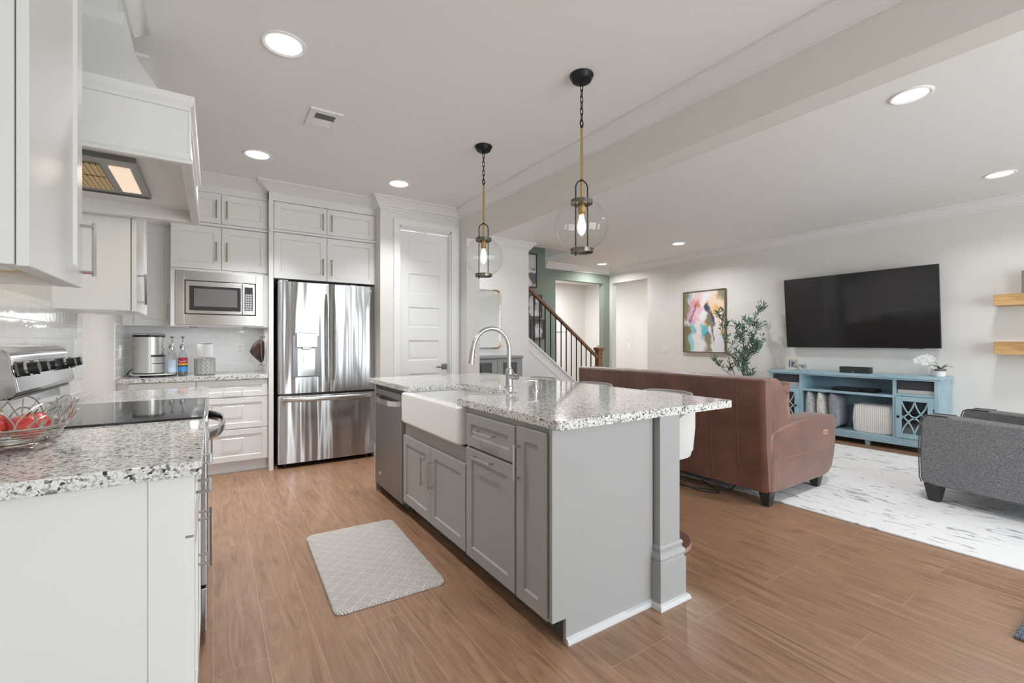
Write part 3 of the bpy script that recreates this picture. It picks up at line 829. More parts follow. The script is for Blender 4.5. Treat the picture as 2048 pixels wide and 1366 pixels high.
lm.tube([(1.352 + .011 * math.cos(a * R(30)), FF - .003, 1.765 + .011 * math.sin(a * R(30))) for a in range(12)], .0018, 6, closed=True)
part('emblem', lm, SILV, rd)
# ------------------------------------------------------------------ island
IX = 1.138       # face of the island boxes (kitchen side)
def ibox(name, label, y0, y1, top=.874):
    c = thing(name, label, 'cabinet', (1.43, (y0 + y1) / 2, 0), group='grey island cabinets')
    m = MB(); m.box(IX, 1.68, y0, y1, .1, top).box(IX + .075, 1.68, y0, y1, 0, .1)
    part('body', m, CABG, c)
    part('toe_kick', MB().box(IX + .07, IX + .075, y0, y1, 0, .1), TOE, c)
    return c
c = ibox('island_cabinet', 'narrow grey island cabinet with one tall door next to the end panel', 1.433, 1.675)
door(c, '-x', 1.449, 1.669, .098, .852, IX, CABG, ((1.640, .630), (1.640, .768)), NICKEL, r=.0055, out=.032)
c = ibox('island_cabinet', 'grey island cabinet with a drawer above one tall front, right of the sink', 1.675, 2.150)
door(c, '-x', 1.682, 2.143, .682, .846, IX, CABG, ((1.845, .772), (2.005, .772)), NICKEL, 'drawer', r=.0045, out=.03, rail=.05)
door(c, '-x', 1.682, 2.143, .100, .670, IX, CABG, ((1.865, .640), (2.035, .640)), NICKEL, r=.0045, out=.03)
c = ibox('island_cabinet', 'grey island sink cabinet with two doors below the white apron sink', 2.150, 3.104, .655)
for u0, u1, hu in ((2.156, 2.617, 2.585), (2.622, 3.098, 2.70)):
    door(c, '-x', u0, u1, .104, .572, IX, CABG, ((hu, .335), (hu, .487)), NICKEL, r=.0055, out=.032)
part('side_panel', MB().box(IX, IX + .02, 2.150, 2.166, .655, .874), CABG, c); part('side_panel', MB().box(IX, 1.68, 3.088, 3.104, .655, .874), CABG, c)

dw = thing('dishwasher', 'stainless steel dishwasher with a curved pocket handle at the far end of the island', 'dishwasher', (1.43, 3.43, 0))
DX = 1.112
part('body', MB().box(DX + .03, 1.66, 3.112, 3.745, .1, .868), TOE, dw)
m = MB(); rings = []
for z, dx in ((.075, .004), (.08, 0), (.765, 0), (.785, .022), (.80, .022), (.805, 0), (.842, 0), (.846, .004)):
    rings.append([(DX + dx, 3.735, z), (DX + .03, 3.740, z), (DX + .03, 3.112, z), (DX + dx, 3.117, z)])
m.loft(rings)
dwd = part('door', m, STEELD, dw)
m = MB(); n = 14; rings = []
for k in range(n + 1):
    y = 3.722 - .592 * k / n; s = abs(2 * k / n - 1)
    o_ = .030 * (1 - s ** 3); zc = .768 + .016 * s ** 3
    rings.append([(DX - .004 - o_, y, zc - .019), (DX - .004 - o_, y, zc + .019), (DX + .006 - o_, y, zc + .019), (DX + .006 - o_, y, zc - .019)])
part('handle', m.loft(rings), CHROME, dwd)
part('emblem', MB().tube([(DX - .0005, 3.62 + .026 * math.cos(a * R(20)), .175 + .009 * math.sin(a * R(20))) for a in range(15)], .0016, 6), SILV, dwd)
part('kick_plate', MB().box(DX + .06, DX + .07, 3.12, 3.74, .012, .078), BLACKP, dw)
for y in (3.16, 3.70): part('foot', MB().cyl((DX + .09, y, 0), (DX + .09, y, .08), .016), NICKEL, dw)

c = thing('island_end_board', 'grey painted end panel of the island with a white moulding along the floor', 'island side', (1.43, 1.42, 0))
m = MB(); m.prism([(1.120, .105), (1.19, .105), (1.19, 0), (1.716, 0), (1.716, .876), (1.120, .876)], 'y', 1.415, 1.432)
part('panel', m, CABG, c)
part('shoe_moulding', MB().sweep([(1.71, 1.415), (1.19, 1.415)], [(0, 0), (.016, 0), (.016, .008), (.011, .02), (0, .026)]), mat('pale_grey_moulding', srgb(196, 196, 196), .4), c)
c = thing('island_back_panel', 'grey painted back of the island facing the stools', 'island side', (1.73, 2.6, 0))
m = MB(); m.box(1.685, 1.700, 1.56, 3.61, 0, .876)
for k in range(4): m.box(1.700, 1.708, 1.56 + .66 * k, 1.63 + .66 * k, 0, .876)
m.box(1.700, 1.708, 1.56, 3.61, .78, .876).box(1.700, 1.708, 1.56, 3.61, 0, .12)
part('panel', m, CABG, c)
c = thing('island_end_board', 'grey painted far end panel of the island beside the dishwasher', 'island side', (1.43, 3.78, 0))
part('panel', MB().box(1.125, 1.70, 3.757, 3.775, 0, .876), CABG, c)
def post(name, x, y, label):
    c = thing(name, label, 'post', (x, y, 0), group='grey island posts')
    w = .072
    part('shaft', MB().box(x - w, x + w, y - w, y + w, 0, .876, .002), CABG, c)
    m = MB()
    sq = [(x - w, y - w), (x - w, y + w), (x + w, y + w), (x + w, y - w)]
    m.sweep(sq, [(0, 0), (.020, 0), (.020, .195), (.014, .203), (.014, .215), (.020, .222), (.016, .238), (.007, .246), (.007, .26), (.011, .266), (.005, .278), (0, .28)], True)
    part('base_moulding', m, CABG, c)
    part('shoe_moulding', MB().sweep(sq, [(.02, 0), (.038, 0), (.037, .008), (.031, .02), (.02, .025)], True), bpy.data.materials['pale_grey_moulding'], c)
    return c
post('island_post', 1.797, 1.452, 'square grey island post with a stepped base under the near counter corner')
post('island_post', 1.797, 3.72, 'square grey island post under the far end of the counter')

CX0, CX1, CY0, CY1 = 1.118, 2.31, 1.376, 3.98
m = MB()
def arc(cx, cy, r, a0, a1, n=6): return [(cx + r * math.cos(R(a0 + (a1 - a0) * i / n)), cy + r * math.sin(R(a0 + (a1 - a0) * i / n))) for i in range(n + 1)]
SY0, SY1, SX1 = 2.25, 3.01, 1.555
poly = arc(CX0 + .02, CY0 + .02, .02, 180, 270) + arc(CX1 - .015, CY0 + .015, .015, 270, 360) + arc(CX1 - .02, CY1 - .02, .02, 0, 90) + arc(CX0 + .015, CY1 - .015, .015, 90, 180)
poly += [(CX0, SY1)] + arc(SX1 - .05, SY1 - .05, .05, 90, 0) + arc(SX1 - .05, SY0 + .05, .05, 0, -90) + [(CX0, SY0)]
m.prism(poly, 'z', .876, .914, .005, 2)
single('granite_countertop', m, GRANITE, 'large polished granite island countertop with a cut-out for the white sink', 'countertop', (1.7, 2.68, .876), 'granite countertops')

s = thing('apron_sink', 'white porcelain farmhouse sink with a deep apron front in the island', 'sink', (1.3, 2.53, .67))
def rrect(x0, x1, y0, y1, r, z, n=5):
    P = []
    for cx_, cy_, a in ((x1 - r, y1 - r, 0), (x0 + r, y1 - r, 90), (x0 + r, y0 + r, 180), (x1 - r, y0 + r, 270)):
        P += [(px_, py_, z) for px_, py_ in arc(cx_, cy_, r, a, a + 90, n)]
    return P
m = MB()
ox0, ox1, oy0, oy1 = 1.088, 1.62, 2.187, 3.070
ring = [rrect(ox0 + .03, ox1 - .02, oy0 + .03, oy1 - .03, .03, .662), rrect(ox0 + .010, ox1 - .005, oy0 + .010, oy1 - .010, .032, .667), rrect(ox0, ox1, oy0, oy1, .03, .685),
        rrect(ox0, ox1, oy0, oy1, .026, .862), rrect(ox0 + .004, ox1 - .004, oy0 + .004, oy1 - .004, .024, .870), rrect(ox0 + .014, ox1 - .012, oy0 + .014, oy1 - .014, .022, .8755),
        rrect(ox0 + .052, ox1 - .03, oy0 + .052, oy1 - .035, .03, .8755), rrect(ox0 + .062, ox1 - .04, oy0 + .062, oy1 - .045, .035, .866), rrect(ox0 + .068, ox1 - .045, oy0 + .068, oy1 - .05, .04, .72), rrect(ox0 + .10, ox1 - .08, oy0 + .10, oy1 - .08, .05, .692)]
m.loft(ring)
part('basin', m, PORC, s, sharp=50)
part('drain', MB().lathe([(0, .693), (.042, .693), (.044, .696), (.036, .6965), (.03, .694), (0, .694)], (1.33, 2.53, 0)), CHROME, s)

fa = thing('faucet', 'brushed nickel gooseneck pull-down faucet behind the apron sink', 'faucet', (1.68, 2.594, .914))
fx, fy_ = 1.68, 2.594
part('base', MB().lathe([(.031, .914), (.031, .922), (.0245, .926), (.0245, 1.035), (.022, 1.04), (.018, 1.044)], (fx, fy_, 0)), NICKEL, fa)
pts = [(fx, fy_, 1.03), (fx, fy_, 1.10)] + [(fx - .138 + .138 * math.cos(R(a)), fy_, 1.170 + .143 * math.sin(R(a))) for a in range(0, 171, 10)]
pts.append((fx - .138 - .143, fy_, 1.165))
part('spout', MB().tube(pts, .0145, 14), NICKEL, fa)
e0 = Vector(pts[-1]); dirv = Vector((-.14, 0, -1)).normalized()
part('spray_head', MB().cyl(e0, e0 + dirv * .02, .0165, .0165).cyl(e0 + dirv * .0205, e0 + dirv * .085, .0165, .0205), NICKEL, fa)
part('spray_button', MB().ell(e0 + dirv * .03 + Vector((.019, -.004, 0)), (.004, .006, .018), 10, 8), NICKEL, fa)
lv = part('lever', MB().tube([(fx + .012, fy_ - .058, .99), (fx - .03, fy_ - .062, 1.065)], .0042, 8), NICKEL, fa)
part('handle', MB().cyl((fx, fy_, .99), (fx + .006, fy_ - .055, .99), .0165, .0165).cyl((fx + .005, fy_ - .05, .99), (fx + .009, fy_ - .085, .99), .020, .019), CHROME, fa)
so = thing('soap_dispenser', 'small nickel soap dispenser on the island beside the faucet', 'soap dispenser', (1.70, 2.317, .914))
part('base', MB().lathe([(.021, .914), (.021, .921), (.013, .925), (.012, .955), (.009, .958)], (1.70, 2.317, 0)), NICKEL, so)
part('pump', MB().cyl((1.70, 2.317, .955), (1.70, 2.317, .975), .008).tube([(1.712, 2.317, .975), (1.66, 2.325, .982), (1.622, 2.33, .975)], [.010, .006, .004], 10), NICKEL, so)

# ------------------------------------------------------------------ stools
SHELL = mat('white_upholstery', srgb(206, 204, 200), .6)
TAUPE = mat('taupe_piping', srgb(150, 145, 138), .6)
WALN = mat('walnut_base', srgb(104, 74, 66), .4)
def stool(x, y, label):
    s = thing('counter_stool', label, 'stool', (x, y, 0), 0, 'white counter stools')
    r = .235
    m = MB(); n = 28; inner, outer = [], []
    angs = [R(-118 + 236 * i / n) for i in range(n + 1)]
    rings = []
    for i, a in enumerate(angs):
        k = abs(2 * i / n - 1)
        top = .905 - .14 * max(0, (k - .35) / .65) ** 1.5
        co, si = math.cos(a), math.sin(a)
        rings.append([(x + co * q * 1.0, y + si * q, z) for q, z in ((r - .02, .56), (r, .585), (r + .012, .72), (r + .012, top - .012), (r - .002, top), (r - .02, top), (r - .034, top - .012), (r - .045, .64), (r - .05, .56))])
    m.loft(rings); part('backrest', m, SHELL, s)
    m = MB(); m.lathe([(.0, .60), (.17, .60), (.192, .615), (.195, .645), (.185, .665), (.15, .675), (0, .678)], (x, y, 0)); part('seat', m, SHELL, s)
    m = MB(); m.lathe([(.0, .545), (.19, .545), (.222, .552), (.226, .572), (.215, .585), (0, .59)], (x, y, 0)); part('seat_base', m, SHELL, s)
    m = MB(); m.tube([(x + (r - .011) * math.cos(a), y + (r - .011) * math.sin(a), .908 - .14 * max(0, (abs(2 * i / n - 1) - .35) / .65) ** 1.5) for i, a in enumerate(angs)], .009, 8, squash=(1.5, .7)); part('piping', m, TAUPE, s, label='taupe band along the rim')
    part('pedestal', MB().lathe([(.05, .03), (.03, .05), (.025, .10), (.025, .50), (.06, .54), (.06, .55)], (x, y, 0)), BLACK, s)
    part('base', MB().lathe([(.215, 0), (.222, .006), (.222, .026), (.216, .034), (.155, .036), (.15, .032), (0, .032)], (x, y, 0), 40), WALN, s)
    part('base_rim', MB().lathe([(.222, .004), (.226, .008), (.226, .026), (.222, .030)], (x, y, 0), 40, cap=False), mat('copper_edge', srgb(200, 164, 146), .35, .6), s)
    return s
s0 = stool(2.25, 1.86, 'white bucket counter stool nearest the camera, behind the grey island post')
copy_thing(s0, (2.25, 2.52, 0), 'white bucket counter stool in the middle of the row behind the island')
copy_thing(s0, (2.25, 3.17, 0), 'white bucket counter stool farthest along the island, nearest the stairs')

# ------------------------------------------------------------------ pendants
CABLE = BLACK
def pendant(x, y, label):
    p = thing('pendant_light', label, 'pendant light', (x, y, CH), 0, 'globe pendants over the island')
    part('canopy', MB().lathe([(.066, CH), (.068, CH - .006), (.064, CH - .016), (.058, CH - .022), (.055, CH - .034), (.044, CH - .042), (.012, CH - .045), (.010, CH - .06)], (x, y, 0)), BLACK, p)
    m = MB(); z = CH - .05; k = 0
    while z > 2.475:
        hw, hh = .0085, .021
        loop = [(hw * math.cos(R(a)), (hh - hw) * (1 if math.sin(R(a)) >= 0 else -1) + hw * math.sin(R(a))) for a in range(0, 360, 30)]
        m.tube([(x + (u if k % 2 == 0 else u * .35), y + (0 if k % 2 == 0 else u), z - hh + w) for u, w in loop], .0028, 6, closed=True)
        z -= .034; k += 1
    part('chain', m, BLACK, p)
    m = MB(); m.tube([(x + .012 * math.cos(R(a)), y, 2.466 + .014 * math.sin(R(a))) for a in range(0, 360, 24)], .003, 6, closed=True).cyl((x, y, 2.44), (x, y, 2.455), .008)
    part('loop', m, BLACK, p)
    part('rod', MB().cyl((x, y, 2.02), (x, y, 2.442), .0075, .0075, 14), BRASS, p)
    zr, zb, hw = 2.018, 1.742, .036
    m = MB()
    pts = [(-hw, 0, zb - .03)] + [(-hw, 0, z_) for z_ in (1.85, 2.0, 2.075)] + [(-hw * math.cos(R(a)), 0, 2.10 + .042 * math.sin(R(a))) for a in range(0, 181, 15)] + [(hw, 0, z_) for z_ in (2.075, 2.0, 1.85, zb - .005)]
    ca, sa = math.cos(R(-20)), math.sin(R(-20))
    m.tube([(x + u * ca, y + u * sa, w) for u, _, w in pts], .0038, 8); m.ell((x, y, 2.142), (.010, .010, .010), 10, 8)
    part('yoke', m, BLACK, p)
    SMOKE = bpy.data.materials.get('bronze_ring') or mat('bronze_ring', srgb(120, 116, 106), .25, .9)
    for z_, rr in ((zr, .062), (zb, .066)):
        m = MB(); m.lathe([(rr - .004, z_ - .011), (rr, z_ - .011), (rr + .001, z_ + .011), (rr - .004, z_ + .011), (rr - .005, z_)], (x, y, 0), 36, cap=False)
        part('ring', m, SMOKE, p)
    m = MB(); prof = []
    zc, rg = 1.880, .150
    for i in range(33):
        a = R(-66.5 + 133 * i / 32); prof.append((rg * math.cos(a), zc + rg * math.sin(a)))
    m.lathe(prof, (x, y, 0), 48, cap=False)
    part('globe', m, GLASS, p)
    part('socket', MB().lathe([(.010, 2.03), (.021, 2.025), (.021, 1.96), (.017, 1.955), (.017, 1.945)], (x, y, 0), 20), BRASS, p)
    b_ = part('bulb', MB().lathe([(.012, 1.947), (.015, 1.925), (.023, 1.895), (.024, 1.87), (.018, 1.845), (.006, 1.832), (0, 1.831)], (x, y, 0), 18), BULB, p)
    return p
p0 = pendant(1.753, 1.946, 'clear globe pendant lamp nearest the camera over the island, on a brass rod')
copy_thing(p0, (1.753, 3.071, CH), 'clear globe pendant lamp farther over the island, in front of the wall corner')

# ------------------------------------------------------------------ ceiling lights and vent
RINGW = mat('downlight_trim', (0.82, 0.82, 0.81, 1), .4)
def downlight(x, y, label, power=16, spread=115):
    d = thing('ceiling_light', label, 'ceiling light', (x, y, CH), 0, 'recessed ceiling lights')
    part('trim_ring', MB().lathe([(.108, CH), (.107, CH - .006), (.098, CH - .010), (.086, CH - .006), (.083, CH - .003), (.083, CH)], (x, y, 0), 40, cap=False), RINGW, d)
    part('lens', MB().lathe([(.0, CH - .003), (.083, CH - .003), (.083, CH - .001), (0, CH - .001)], (x, y, 0), 36), LENS, d)
    area('downlight_glow', (0, 0, -.012), (0, 0, 0), .15, .15, power, (.98, .985, 1), shape='DISK', parent=d, spread=spread)
    return d
DLK, DLN, DLP = 13, 9, 18
downlight(.301, 2.577, 'round recessed ceiling light above the kitchen aisle, nearest the camera', DLK)
downlight(.298, 4.209, 'round recessed ceiling light above the kitchen aisle near the refrigerator', 15, 92)
downlight(1.485, 4.233, 'round recessed ceiling light in front of the pantry door', 8, 95)
downlight(3.588, .99, 'round recessed ceiling light beside the beam on the living room side', DLP, 150)
downlight(5.942, 1.012, 'round recessed ceiling light above the armchair near the television wall', 10, 140)
downlight(5.98, 4.438, 'round recessed ceiling light above the painting end of the living room', 20, 150)
downlight(6.301, 6.411, 'round recessed ceiling light before the green wall', DLP, 160)
downlight(2.80, 4.98, 'added recessed ceiling light, unseen behind the beam, brightening the hall wall', 10, 140)  # unseen fixture added to brighten the white hall wall
v = thing('ceiling_vent', 'white square air vent in the kitchen ceiling', 'vent', (.627, 3.3, CH))
m = MB(); vx0, vx1, vy0, vy1 = .525, .728, 3.155, 3.435
for a, b, c_, d_ in ((vx0, vx0 + .04, vy0, vy1), (vx1 - .04, vx1, vy0, vy1), (vx0 + .04, vx1 - .04, vy0, vy0 + .05), (vx0 + .04, vx1 - .04, vy1 - .05, vy1)): m.box(a, b, c_, d_, CH - .012, CH, .003)
part('frame', m, RINGW, v)
part('backing', MB().box(vx0 + .04, vx1 - .04, vy0 + .05, vy1 - .05, CH - .002, CH), BLACKP, v)
m = MB()
for k in range(16):
    y = vy0 + .056 + .0112 * k
    sl = .006 if k < 8 else -.006
    m.prism([(y - sl, CH - .010), (y - sl + .0015, CH - .010), (y + sl + .0015, CH - .002), (y + sl, CH - .002)], 'x', vx0 + .04, vx1 - .04)
part('louvre', m, RINGW, v)
area('far_hall_fill', (6.6, 8.0, CH - .05), (0, 0, 0), .5, .5, 66, (.96, .98, 1))  # added fill without a fixture, brightens the room past the green doorway
area('side_hall_fill', (7.7, 6.4, CH - .05), (0, 0, 0), .4, .4, 5, (.96, .98, 1))  # added fill without a fixture, for the hall past the right opening
area('stairwell_fill', (3.6, 6.35, 4.95), (0, 0, 0), .5, .5, 13, (.98, .99, 1))  # unseen fill added above the stairs to lift the green wall

# ------------------------------------------------------------------ mats on the floor
MATM = mat('quilted_beige_mat', srgb(206, 200, 192), .75, spec=.25)
t = NT(MATM); v_ = t.sep(t.coords())
u1 = t.math('MULTIPLY', t.math('ADD', v_[0], v_[1]), 11.5); u2 = t.math('MULTIPLY', t.math('SUBTRACT', v_[0], v_[1]), 11.5)
f1 = t.math('ABSOLUTE', t.math('SUBTRACT', t.math('FRACT', u1), .5)); f2 = t.math('ABSOLUTE', t.math('SUBTRACT', t.math('FRACT', u2), .5))
mx = t.math('MAXIMUM', f1, f2)
wv = t.math('SINE', t.math('MULTIPLY', mx, 44.0))
t.color(t.mix(t.math('ADD', t.math('MULTIPLY', wv, .45), .5), srgb(196, 188, 182), srgb(236, 229, 223)))
t.bump(wv, .8, .006)
m = MB(); mc = [(.478, 3.075), (1.018, 3.055), (.985, 2.098), (.448, 2.112)]
def rpoly(P, r, n=6):
    out = []
    for i, p in enumerate(P):
        p = Vector(p); a = (Vector(P[i - 1]) - p).normalized(); b = (Vector(P[(i + 1) % len(P)]) - p).normalized()
        for k in range(n + 1):
            s_ = k / n
            q = p + a * r * (1 - s_) ** 2 + b * r * s_ ** 2
            out.append((q.x, q.y))
    return out
cxm, cym = .732, 2.585
outl = rpoly(mc, .05)
m.loft([[(cxm + (x - cxm) * k, cym + (y - cym) * k, z) for x, y in outl] for k, z in ((.994, 0), (1, .003), (.998, .009), (.985, .016), (.968, .018))])
single('kitchen_mat', m, MATM, 'beige cushioned kitchen mat with a diamond pattern on the wood floor before the sink', 'mat', (cxm, cym, 0))
NAVY = mat('slate_woven_mat', srgb(74, 80, 90), .9)
t = NT(NAVY); f = t.noise(t.coords((1, 6, 1)), 60, 2, .7); t.color(t.ramp(f, [(.35, srgb(26, 30, 40)), (.55, srgb(96, 104, 118)), (.7, srgb(128, 136, 150))])); t.bump(f, .6, .004)
m = MB(); m.box(2.757, 3.55, -.30, .432, 0, .012, .004)
dm = single('door_mat', m, NAVY, 'dark slate woven mat at the lower right edge of the floor', 'mat', (3.2, .1, 0))
# ------------------------------------------------------------------ things on the left counter
WIRE = mat('steel_wire', srgb(205, 203, 198), .22, 1.0)
bx, by = -.505, 1.905
fb = thing('fruit_basket', 'silver wire fruit basket with looped rim on the near granite counter', 'basket', (bx, by, .914))
def circ(r, z, n=32): return [(bx + r * math.cos(2 * math.pi * k / n), by + r * math.sin(2 * math.pi * k / n), z) for k in range(n)]
m = MB(); m.tube(circ(.112, .932, 40), .006, 6, closed=True, squash=(1, .5)).tube(circ(.06, .93), .003, 6, closed=True)
part('base', m, WIRE, fb)
for k in range(4):
    a = R(45 + 90 * k); m = MB().ell((bx + .10 * math.cos(a), by + .10 * math.sin(a), .921), (.008, .008, .007), 10, 8); part('foot', m, WIRE, fb)
m = MB()
for i in range(5): m.tube(circ(.112 + .0045 * i, .940 + .008 * i), .002, 5, closed=True)
m.tube(circ(.134, .978), .003, 6, closed=True)
part('wire_band', m, WIRE, fb)
m = MB()
for k in range(8):
    a0 = 2 * math.pi * k / 8
    for wid, hgt in ((.42, .072), (.21, .066)):
        pts = []
        for j in range(15):
            s_ = j / 14; a = a0 + wid * (2 * s_ - 1); hz = math.sin(math.pi * s_) ** .75
            r_ = .134 + .024 * hz
            pts.append((bx + r_ * math.cos(a), by + r_ * math.sin(a), .978 + hgt * hz * (1 if wid > .3 else .55)))
        m.tube(pts, .0021, 5)
    for da in (-.12, 0, .12):
        a = a0 + da; m.tube([(bx + .134 * math.cos(a0), by + .134 * math.sin(a0), .978), (bx + .156 * math.cos(a + da), by + .156 * math.sin(a + da), .978 + .064)], .0019, 5)
part('looped_rim', m, WIRE, fb)
APPLE = mat('red_apple_skin', srgb(196, 44, 50), .28); t = NT(APPLE)
n1 = t.noise(t.coords((1, 1, 2.2)), 16, 4, .65, 1.0)
t.color(t.ramp(n1, [(.34, srgb(232, 178, 120)), (.45, srgb(214, 92, 78)), (.58, srgb(200, 60, 66)), (.70, srgb(186, 40, 54))]))
STEM = mat('brown_stem', srgb(90, 62, 40), .7)
def apple(x, y, z, r, label):
    a = thing('apple', label, 'apple', (x, y, z - r), 0, 'apples in the wire basket')
    prof = []
    for i in range(19):
        th = math.pi * i / 18; rr = r * (math.sin(th) ** .85) * (1.04 + .06 * math.cos(th + math.pi))
        hz = -math.cos(th) * r * .9 - .35 * r * max(0, 1 - rr / (.5 * r)) * (-1 if th < 1 else 1) * (.5 if th < 1 else 1)
        prof.append((rr, z + hz))
    part('body', MB().lathe(prof, (x, y, 0), 24), APPLE, a)
    part('stem', MB().tube([(x, y, z + .62 * r), (x + .003, y, z + .85 * r), (x + .008, y + .002, z + 1.08 * r)], .0016, 6), STEM, a)
apple(bx + .052, by - .035, .975, .040, 'red apple on the right side of the wire basket')
apple(bx - .025, by - .060, .975, .041, 'red apple at the front of the wire basket')
apple(bx - .035, by + .030, .975, .040, 'red apple at the back of the wire basket')
apple(bx + .048, by + .052, .975, .038, 'red apple by the range side of the wire basket')

# ------------------------------------------------------------------ things on the back counter
cm = thing('coffee_maker', 'silver cylindrical coffee maker standing on a white turntable', 'coffee maker', (-.487, 5.25, .94))
SILVER = mat('satin_silver', srgb(196, 194, 191), .42, .75)
mx_, my_, r_ = -.487, 5.25, .117
part('body', MB().lathe([(.110, .945), (.116, .95), (.117, .975), (.1165, .977), (.117, .979), (.117, 1.268), (.112, 1.272)], (mx_, my_, 0), 48), SILVER, cm)
part('band', MB().lathe([(.1175, 1.268), (.1185, 1.272), (.1185, 1.284), (.1175, 1.287)], (mx_, my_, 0), 48), BLACKP, cm)
part('lid', MB().lathe([(.1175, 1.287), (.119, 1.290), (.117, 1.297), (.108, 1.302), (0, 1.303)], (mx_, my_, 0), 48), CHROME, cm)
part('foot_ring', MB().lathe([(.10, .938), (.112, .938), (.114, .946), (.10, .947)], (mx_, my_, 0), 48), BLACKP, cm)
def arcpanel(a0, a1, r0, r1, z0, z1, n=14):
    m = MB(); rings = []
    for k in range(n + 1):
        a = R(a0 + (a1 - a0) * k / n)
        rings.append([(mx_ + r * math.cos(a), my_ + r * math.sin(a), z) for r, z in ((r0, z0), (r1, z0), (r1, z1), (r0, z1))])
    return m.loft(rings)
A0, A1 = -78, 8
part('seam', arcpanel(A0 - 1.3, A0, .1150, .1182, .955, 1.268), BLACKP, cm)
part('front_panel', arcpanel(A0, A1, .110, .1195, 1.11, 1.266), mat('bright_silver', srgb(206, 205, 203), .26, .85), cm)
part('spout_gap', arcpanel(A0, A1, .100, .1180, 1.085, 1.11), BLACKP, cm)
part('drawer', arcpanel(A0, A1, .110, .1200, 1.035, 1.090), SILVER, cm)
part('drawer_gap', arcpanel(A0 + 4, A1 - 25, .110, .1203, 1.030, 1.036), BLACKP, cm)
part('drawer', arcpanel(A0, A1, .110, .1200, .978, 1.030), SILVER, cm)
part('emblem', arcpanel(-26, -18, .1190, .1199, 1.150, 1.156), BLACKP, cm)
part('latch', MB().tube([(mx_ + .118 * math.cos(R(-142)), my_ + .118 * math.sin(R(-142)), 1.22), (mx_ + .123 * math.cos(R(-138)), my_ + .123 * math.sin(R(-138)), 1.19), (mx_ + .118 * math.cos(R(-142)), my_ + .118 * math.sin(R(-142)), 1.16)], .004, 6), CHROME, cm)
part('power_cord', MB().tube([(-.585, 5.30, .985), (-.618, 5.30, .975), (-.638, 5.28, .950), (-.645, 5.30, .93), (-.640, 5.40, .919), (-.62, 5.50, .918)], .005, 8), BLACKP, cm)
tt = thing('turntable', 'low round white turntable under the coffee maker', 'tray', (-.455, 5.215, .914))
part('plate', MB().lathe([(0, .929), (.155, .929), (.166, .932), (.168, .937), (.164, .939), (.150, .937), (0, .937)], (-.455, 5.215, 0), 48), WHITEP, tt)
part('base', MB().lathe([(0, .9145), (.10, .9145), (.10, .922), (.06, .929), (0, .929)], (-.455, 5.215, 0), 32), BLACKP, tt)

BOTG = mat('clear_bottle', (.86, .90, .92, 1), .05, spec=.6, Transmission_Weight=.85, IOR=1.3)
PUMPM = mat('dark_pump_steel', srgb(112, 110, 108), .3, .9)
def bottle(x, y, label, liquid, bands, pale):
    b = thing('syrup_bottle', label, 'bottle', (x, y, .914), 0, 'syrup bottles by the coffee maker')
    part('bottle', MB().lathe([(.030, .9145), (.0355, .918), (.0365, .93), (.0365, 1.075), (.034, 1.095), (.022, 1.125), (.0145, 1.14), (.013, 1.175), (.014, 1.178)], (x, y, 0), 28), BOTG, b)
    part('syrup', MB().lathe([(.029, .917), (.0345, .922), (.0345, .985), (0, .986)], (x, y, 0), 24), liquid, b)
    for nm, z0, z1, mt in bands:
        part(nm, MB().lathe([(.0372, z0), (.0374, z0 + .001), (.0374, z1 - .001), (.0372, z1)], (x, y, 0), 28, cap=False), mt, b)
    part('pump_collar', MB().lathe([(.017, 1.150), (.0185, 1.155), (.017, 1.19), (.011, 1.205), (.007, 1.212)], (x, y, 0), 18), CHROME, b)
    part('pump', MB().cyl((x, y, 1.205), (x, y, 1.262), .0032).lathe([(.003, 1.256), (.006, 1.262), (.0155, 1.266), (.016, 1.272), (.010, 1.275)], (x, y, 0), 18), PUMPM, b)
    part('pump_spout', MB().tube([(x - .006, y - .006, 1.198), (x - .016, y - .016, 1.192), (x - .020, y - .020, 1.165)], .0042, 8), PUMPM, b)
    return b
AMB = mat('amber_syrup', srgb(120, 40, 22), .15); PALE_BLUE = mat('pale_blue_label', srgb(196, 214, 236), .5); DARKS = mat('dark_base', srgb(60, 58, 60), .2)
b1 = bottle(-.318, 5.21, 'clear syrup bottle with a plain pale blue label, left of the red labelled bottle', DARKS, [('label_band', .945, 1.062, PALE_BLUE)], True)
LR, LB, LY, LK = (mat(n_, c_, .5) for n_, c_ in (('red_label', srgb(178, 44, 64)), ('blue_label', srgb(64, 150, 208)), ('yellow_label', srgb(214, 180, 50)), ('dark_label', srgb(52, 44, 44))))
b2 = bottle(-.238, 5.21, 'syrup bottle with a bright red, yellow and blue label beside the coffee maker', AMB, [('label_band', 1.028, 1.078, LR), ('label_band', 1.010, 1.028, LY), ('label_band', .998, 1.010, LK), ('label_band', .954, .998, LB)], False)
tm = text_mesh('Torani', .024, Matrix.Translation((0, 0, 0)), .0004)
for q in tm.bm.verts:
    a = R(-100) + q.co.x / .0376; rr = .0378 + q.co.z * .5
    zz = q.co.y + q.co.x * .12
    q.co = Vector((-.238 + rr * math.cos(a + R(12)), 5.21 + rr * math.sin(a + R(12)), 1.046 + zz))
part('lettering', tm, mat('white_print', (.85, .85, .85, 1), .5), b2)
m = MB().lathe([(.075, .9145), (.084, .920), (.085, .93), (.085, 1.062), (.083, 1.068), (.076, 1.072), (.074, 1.070)], (-.068, 5.22, 0), 40)
GCAN = mat('grey_patterned_ceramic', srgb(150, 149, 147), .5); t = NT(GCAN); v_ = t.sep(t.coords())
ang = t.math('MULTIPLY', t.math('ARCTAN2', v_[1], v_[0]), 14.0)
wv = t.math('SINE', t.math('ADD', ang, t.math('MULTIPLY', t.math('SINE', t.math('MULTIPLY', v_[2], 160.0)), 1.3)))
